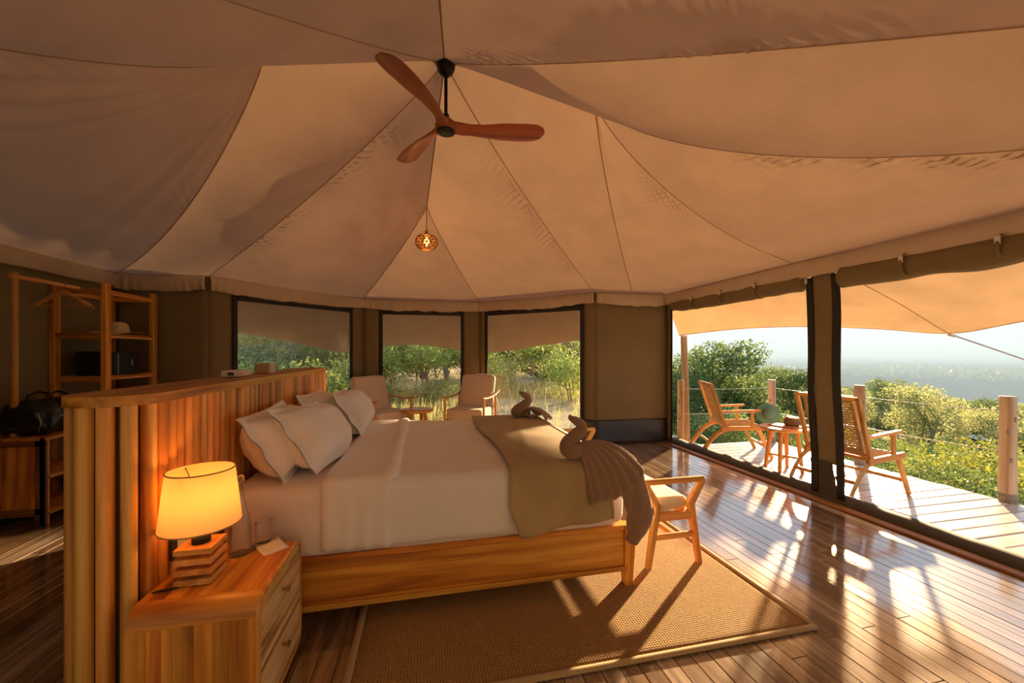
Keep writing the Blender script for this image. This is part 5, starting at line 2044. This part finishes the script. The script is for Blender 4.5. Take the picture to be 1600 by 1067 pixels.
def trunk_mesh(seed, h, spread, r0, stems=1):
    rs = random.Random(seed)
    m = MB()
    tips = []
    for s in range(stems):
        a0 = rs.uniform(0, 2 * PI)
        base = Vector((0.12 * s * math.cos(a0), 0.12 * s * math.sin(a0), -0.3))
        lean = Vector((rs.uniform(-1, 1), rs.uniform(-1, 1), 0)) * spread * 0.35
        pts = [base + lean * (k / 6) ** 1.3 + Vector((0.05 * rs.uniform(-1, 1), 0.05 * rs.uniform(-1, 1), (h + 0.3) * 0.62 * k / 6)) for k in range(7)]
        m.tube(pts, [r0 * (1 - 0.55 * k / 6) for k in range(7)], 8)
        for k in range(6):
            i = rs.randint(3, 6)
            a = rs.uniform(0, 2 * PI)
            e = pts[i] + Vector((math.cos(a) * spread * rs.uniform(0.4, 0.9), math.sin(a) * spread * rs.uniform(0.4, 0.9), h * rs.uniform(0.12, 0.36)))
            mid = pts[i].lerp(e, 0.5) + Vector((0, 0, 0.12 * h * rs.uniform(-0.3, 0.6)))
            m.tube([pts[i], mid, e], [r0 * 0.38, r0 * 0.24, r0 * 0.08], 6)
            tips.append(e)
        tips.append(pts[-1])
    return m.mesh('trunk', 'bark', 60), tips


def tree_kind(seed, h, spread, r0, stems, leaves, size, material, skirt=False):
    tm, tips = trunk_mesh(seed, h, spread, r0, stems)
    rs = random.Random(seed + 50)
    blobs = []
    for t in tips:
        q = spread * rs.uniform(0.28, 0.5)
        blobs.append(((t.x, t.y, t.z + q * 0.1), (q, q, q * rs.uniform(0.55, 0.85))))
    for k in range(5):
        a = rs.uniform(0, 2 * PI)
        q = spread * rs.uniform(0.3, 0.45)
        blobs.append(((math.cos(a) * spread * 0.5, math.sin(a) * spread * 0.5, h * rs.uniform(0.55, 0.95)), (q, q, q * 0.7)))
    if skirt:
        for k in range(6):
            a = rs.uniform(0, 2 * PI)
            q = spread * rs.uniform(0.35, 0.5)
            blobs.append(((math.cos(a) * spread * 0.45, math.sin(a) * spread * 0.45, h * rs.uniform(0.12, 0.45)), (q, q, q * 0.8)))
    return tm, leaf_cloud('crown', blobs, leaves, size, material, seed)


KINDS_ = {
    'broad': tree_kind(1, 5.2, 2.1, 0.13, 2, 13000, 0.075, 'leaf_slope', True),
    'tall': tree_kind(2, 5.6, 2.2, 0.09, 2, 7000, 0.085, 'leaf_green'),
    'stemmy': tree_kind(3, 3.0, 1.35, 0.042, 5, 6500, 0.060, 'leaf_green'),
    'olive': tree_kind(4, 4.2, 1.9, 0.09, 3, 7500, 0.070, 'leaf_olive', True),
    'shrub': tree_kind(5, 1.9, 1.15, 0.035, 4, 6500, 0.045, 'leaf_slope', True),
    'light_shrub': tree_kind(5, 1.9, 1.15, 0.03, 4, 4500, 0.050, 'leaf_green', True),
    'shrub_yellow': tree_kind(6, 2.0, 1.15, 0.035, 4, 5500, 0.045, 'leaf_yellow', True),
    'shrub_olive': tree_kind(7, 1.8, 1.2, 0.035, 4, 6000, 0.042, 'leaf_olive', True),
}


SPOTS = []


def free(x, y, r):
    """keeps neighbouring bushes and trees from growing through one another"""
    if any((x - a) ** 2 + (y - b) ** 2 < ((r + c) * 0.72) ** 2 for a, b, c in SPOTS):
        return False
    SPOTS.append((x, y, r))
    return True


REACH = {'broad': 3.0, 'tall': 2.6, 'stemmy': 1.7, 'olive': 2.6, 'shrub': 1.35, 'light_shrub': 1.35, 'shrub_yellow': 1.35, 'shrub_olive': 1.4}


def plant(kind, label, x, y, sc, rz, cat='tree', group=None, dz=0.0, name=None, z=None):
    tm, cm = KINDS_[kind]
    t = thing(name or ('tree' if cat == 'tree' else 'bush'), label, cat, (x, y, (ground_z(x, y) if z is None else z) + dz), rz, group)
    t.scale = (sc, sc, sc)
    link('crown', cm, t)
    link('trunk', tm, t)
    return t


def pix(px, D):
    """plan position on the photograph's column px at depth D (both only used to set out the planting)"""
    s, c = math.sin(math.atan(136 / 615)), math.cos(math.atan(136 / 615))
    u = (px - 800) / 615
    return D * (s + c * u), D * (c - s * u)


# single big tree left of the valley view
for px_, D_, r_ in ((1118, 17.0, 3.2), (1072, 15.0, 2.4), (1175, 15.5, 2.2), (1553, 7.2, 1.1)):
    free(*pix(px_, D_), r_)
x, y = pix(1118, 17.0)
plant('broad', 'rounded leafy tree rising behind the left deck chair', x, y, 1.10, 0.4, z=-3.9)
x, y = pix(1072, 15.0)
plant('broad', 'bushy tree beside the slim awning pole', x, y, 0.72, 1.9, z=-3.2)
x, y = pix(1175, 15.5)
plant('broad', 'low bushy tree right of the rounded tree', x, y, 0.78, 2.6, z=-4.6)
# trees seen through the far windows
rt = random.Random(21)
far_trees = [('stemmy', 372, 15, 1.0), ('tall', 400, 19, 0.9), ('olive', 440, 14, 0.9), ('stemmy', 470, 17, 1.1), ('tall', 505, 18, 1.0), ('olive', 538, 12.5, 0.8),
             ('stemmy', 612, 13, 0.9), ('stemmy', 668, 13.5, 0.95), ('tall', 700, 18, 0.9), ('stemmy', 726, 14.5, 0.95),
             ('olive', 775, 20, 1.0), ('stemmy', 800, 21, 1.0), ('stemmy', 850, 23, 1.0), ('olive', 905, 21, 1.0), ('tall', 340, 22, 1.0), ('olive', 575, 22, 1.1), ('olive', 755, 27, 1.3), ('olive', 480, 26, 1.3), ('olive', 400, 27, 1.3), ('olive', 660, 26, 1.3), ('olive', 940, 27, 1.2), ('olive', 830, 30, 1.4), ('tall', 890, 32, 1.2), ('olive', 610, 30, 1.5), ('olive', 700, 32, 1.5)]
for k, (kd, px, D, sc) in enumerate(far_trees):
    x, y = pix(px, D)
    win = 'left' if px < 560 else ('middle' if px < 745 else 'right')
    word = {'stemmy': 'slender many-stemmed tree', 'tall': 'tall green tree', 'olive': 'grey-olive low tree', 'broad': 'broad leafy tree'}[kd]
    plant(kd, '%s in the woodland seen through the %s far window' % (word, win), x, y, sc, rt.uniform(0, 6), group='woodland %ss beyond the %s window' % (word.split()[-1] if False else kd + ' tree', win))
for k, (kd, px, D, sc) in enumerate([('light_shrub', 390, 10.5, 0.95), ('light_shrub', 520, 10.5, 1.0), ('shrub', 435, 12, 1.1), ('shrub_olive', 605, 12, 0.7), ('shrub_olive', 690, 12.5, 0.6), ('light_shrub', 900, 15.5, 1.1), ('shrub_olive', 780, 17, 0.9), ('light_shrub', 540, 13, 1.1)]):
    x, y = pix(px, D)
    win = 'left' if px < 560 else ('middle' if px < 745 else 'right')
    plant(kd, '%s bush under the trees beyond the %s far window' % ({'shrub': 'dark green', 'light_shrub': 'light green'}.get(kd, 'grey-olive'), win), x, y, sc, rt.uniform(0, 6), 'bush', 'bushes beyond the %s window' % win)

# bushes falling away below the deck
for k in range(260):
    px = rt.uniform(1330, 1680)
    D = 5.2 + 16 * rt.random() ** 1.3
    x, y = pix(px, D)
    if x < 6.3:
        continue
    sc = rt.uniform(0.6, 0.95)
    kd = rt.choice(['shrub', 'shrub_yellow', 'shrub_olive', 'shrub', 'shrub_olive', 'light_shrub', 'shrub'])
    col = {'shrub': 'green', 'light_shrub': 'light green', 'shrub_yellow': 'yellow-leaved', 'shrub_olive': 'olive'}[kd]
    top = 1.35 - (rt.uniform(95, 205) - 12 * (D - 5) * 0.6) / 615.0 * D
    h = 2.0
    if not free(x, y, 1.3 * sc):
        continue
    z = max(ground_z(x, y), min(top - h * sc, ground_z(x, y) + 0.8))
    plant(kd, '%s bush on the slope below the right of the deck' % col, x, y, sc, rt.uniform(0, 6), 'bush', '%s bushes below the deck' % col, z=ground_z(x, y))
for k in range(90):
    px = rt.uniform(1060, 1330)
    D = rt.uniform(9, 24)
    x, y = pix(px, D)
    sc = rt.uniform(0.7, 1.1)
    if (x < 6.0 and y < 6.5) or not free(x, y, 1.3 * sc):
        continue
    kd = rt.choice(['shrub', 'shrub', 'shrub', 'shrub_yellow', 'shrub_olive', 'shrub'])
    col = {'shrub': 'green', 'light_shrub': 'light green', 'shrub_yellow': 'yellow-leaved', 'shrub_olive': 'olive'}[kd]
    plant(kd, '%s bush on the slope behind the deck chairs' % col, x, y, sc, rt.uniform(0, 6), 'bush', '%s bushes behind the deck chairs' % col)
for k in range(110):
    px = rt.uniform(1180, 1660)
    D = 22 + 75 * rt.random()
    x, y = pix(px, D)
    kd = rt.choice(['olive', 'broad', 'olive', 'shrub_olive', 'broad'])
    sc = rt.uniform(0.7, 1.1) * (1.9 if kd.startswith('shrub') else 1)
    if not free(x, y, REACH[kd] * sc):
        continue
    plant(kd, 'small tree on the middle slope of the valley', x, y, sc, rt.uniform(0, 6), 'tree', 'trees on the middle valley slope')
x, y = pix(1553, 7.2)
plant('shrub_yellow', 'young tree with bright yellow leaves left of the right-hand post', x, y, 0.9, 1.0, 'tree', z=-2.2)

# tree tops far down the valley and along the ridge: too many and too small to tell apart
def tree_tops(name, label, n, r0, r1, size, material, seed, tall=0.0):
    g = np.random.default_rng(seed)
    per = 26
    out = []
    for k in range(n):
        r = math.exp(g.uniform(math.log(r0), math.log(r1)))
        a = math.radians(g.uniform(28, 72))
        x, y = r * math.sin(a), r * math.cos(a)
        z = ground_z(x, y) + 1.0 * min(1, r / 200)
        w = size * g.uniform(0.6, 1.5)
        h = w * g.uniform(0.5, 0.9) + tall * g.uniform(0.2, 1.0)
        d = g.normal(size=(per, 3))
        d /= np.linalg.norm(d, axis=1)[:, None]
        d[:, 2] = np.abs(d[:, 2])
        p = np.array([x, y, z]) + d * np.array([w, w, h])
        nrm = d + g.normal(size=(per, 3)) * 0.5
        nrm /= np.linalg.norm(nrm, axis=1)[:, None]
        t = np.cross(nrm, g.normal(size=(per, 3)))
        t /= np.linalg.norm(t, axis=1)[:, None] + 1e-9
        b = np.cross(nrm, t)
        s = w * 0.42
        V = np.stack([p - t * s, p + b * s, p + t * s, p - b * s], axis=1)
        out.append(V)
    me = cloud_mesh(name, np.concatenate(out), material)
    o = link(name, me)
    return tag(o, label, 'trees', kind='stuff')


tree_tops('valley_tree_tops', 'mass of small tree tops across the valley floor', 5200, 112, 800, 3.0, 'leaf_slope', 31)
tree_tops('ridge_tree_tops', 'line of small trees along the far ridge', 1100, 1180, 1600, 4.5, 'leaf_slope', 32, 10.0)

# dry grass between the trees
g = np.random.default_rng(9)
n = 16000
px = g.uniform(330, 960, n)
D = 8.6 + 10 * g.random(n) ** 1.4
s_, c_ = math.sin(math.atan(136 / 615)), math.cos(math.atan(136 / 615))
u = (px - 800) / 615
X, Y = D * (s_ + c_ * u), D * (c_ - s_ * u)
keep = ~((px > 755) & (D < 16) & (g.random(n) < 0.93))
X, Y = X[keep], Y[keep]
n = len(X)
Z = np.array([ground_z(a, b) for a, b in zip(X, Y)])
h = g.uniform(0.25, 0.75, n)
wd = g.uniform(0.008, 0.016, n)
a = g.uniform(0, 2 * PI, n)
lean = g.normal(size=(n, 2)) * 0.16
V = np.zeros((n, 4, 3))
V[:, 0] = np.stack([X - wd * np.cos(a), Y - wd * np.sin(a), Z - 0.03], 1)
V[:, 1] = np.stack([X + wd * np.cos(a), Y + wd * np.sin(a), Z - 0.03], 1)
V[:, 2] = np.stack([X + lean[:, 0] + wd * 0.3 * np.cos(a), Y + lean[:, 1] + wd * 0.3 * np.sin(a), Z + h], 1)
V[:, 3] = np.stack([X + lean[:, 0] - wd * 0.3 * np.cos(a), Y + lean[:, 1] - wd * 0.3 * np.sin(a), Z + h], 1)
o = link('dry_grass', cloud_mesh('dry_grass', V, 'dry_grass'))
tag(o, 'tall dry grass between the trees beyond the far windows', 'grass', kind='stuff')

# ---- haze hanging over the valley
def haze_material():
    t = NT('valley_haze')
    c = (0.46, 0.66, 0.86)
    v = t.n('ShaderNodeVolumeScatter', None, Color=c, Density=0.00075, Anisotropy=0.0)
    ab = t.n('ShaderNodeVolumeAbsorption', None, Color=c, Density=0.00075)
    ad = t.n('ShaderNodeAddShader')
    t.link(v.outputs[0], ad.inputs[0])
    t.link(ab.outputs[0], ad.inputs[1])
    t.link(ad.outputs[0], t.out.inputs['Volume'])
    return t.m


haze_material()
hz = MB().add([(26, -4000, -160), (9500, -4000, -160), (9500, 9500, -160), (26, 9500, -160), (26, -4000, 40), (9500, -4000, 40), (9500, 9500, 40), (26, 9500, 40)],
              [(3, 2, 1, 0), (4, 5, 6, 7), (0, 1, 5, 4), (1, 2, 6, 5), (2, 3, 7, 6), (3, 0, 4, 7)]).build('valley_haze', 'valley_haze')
tag(hz, 'thin blue morning haze over the valley', 'haze', kind='stuff')
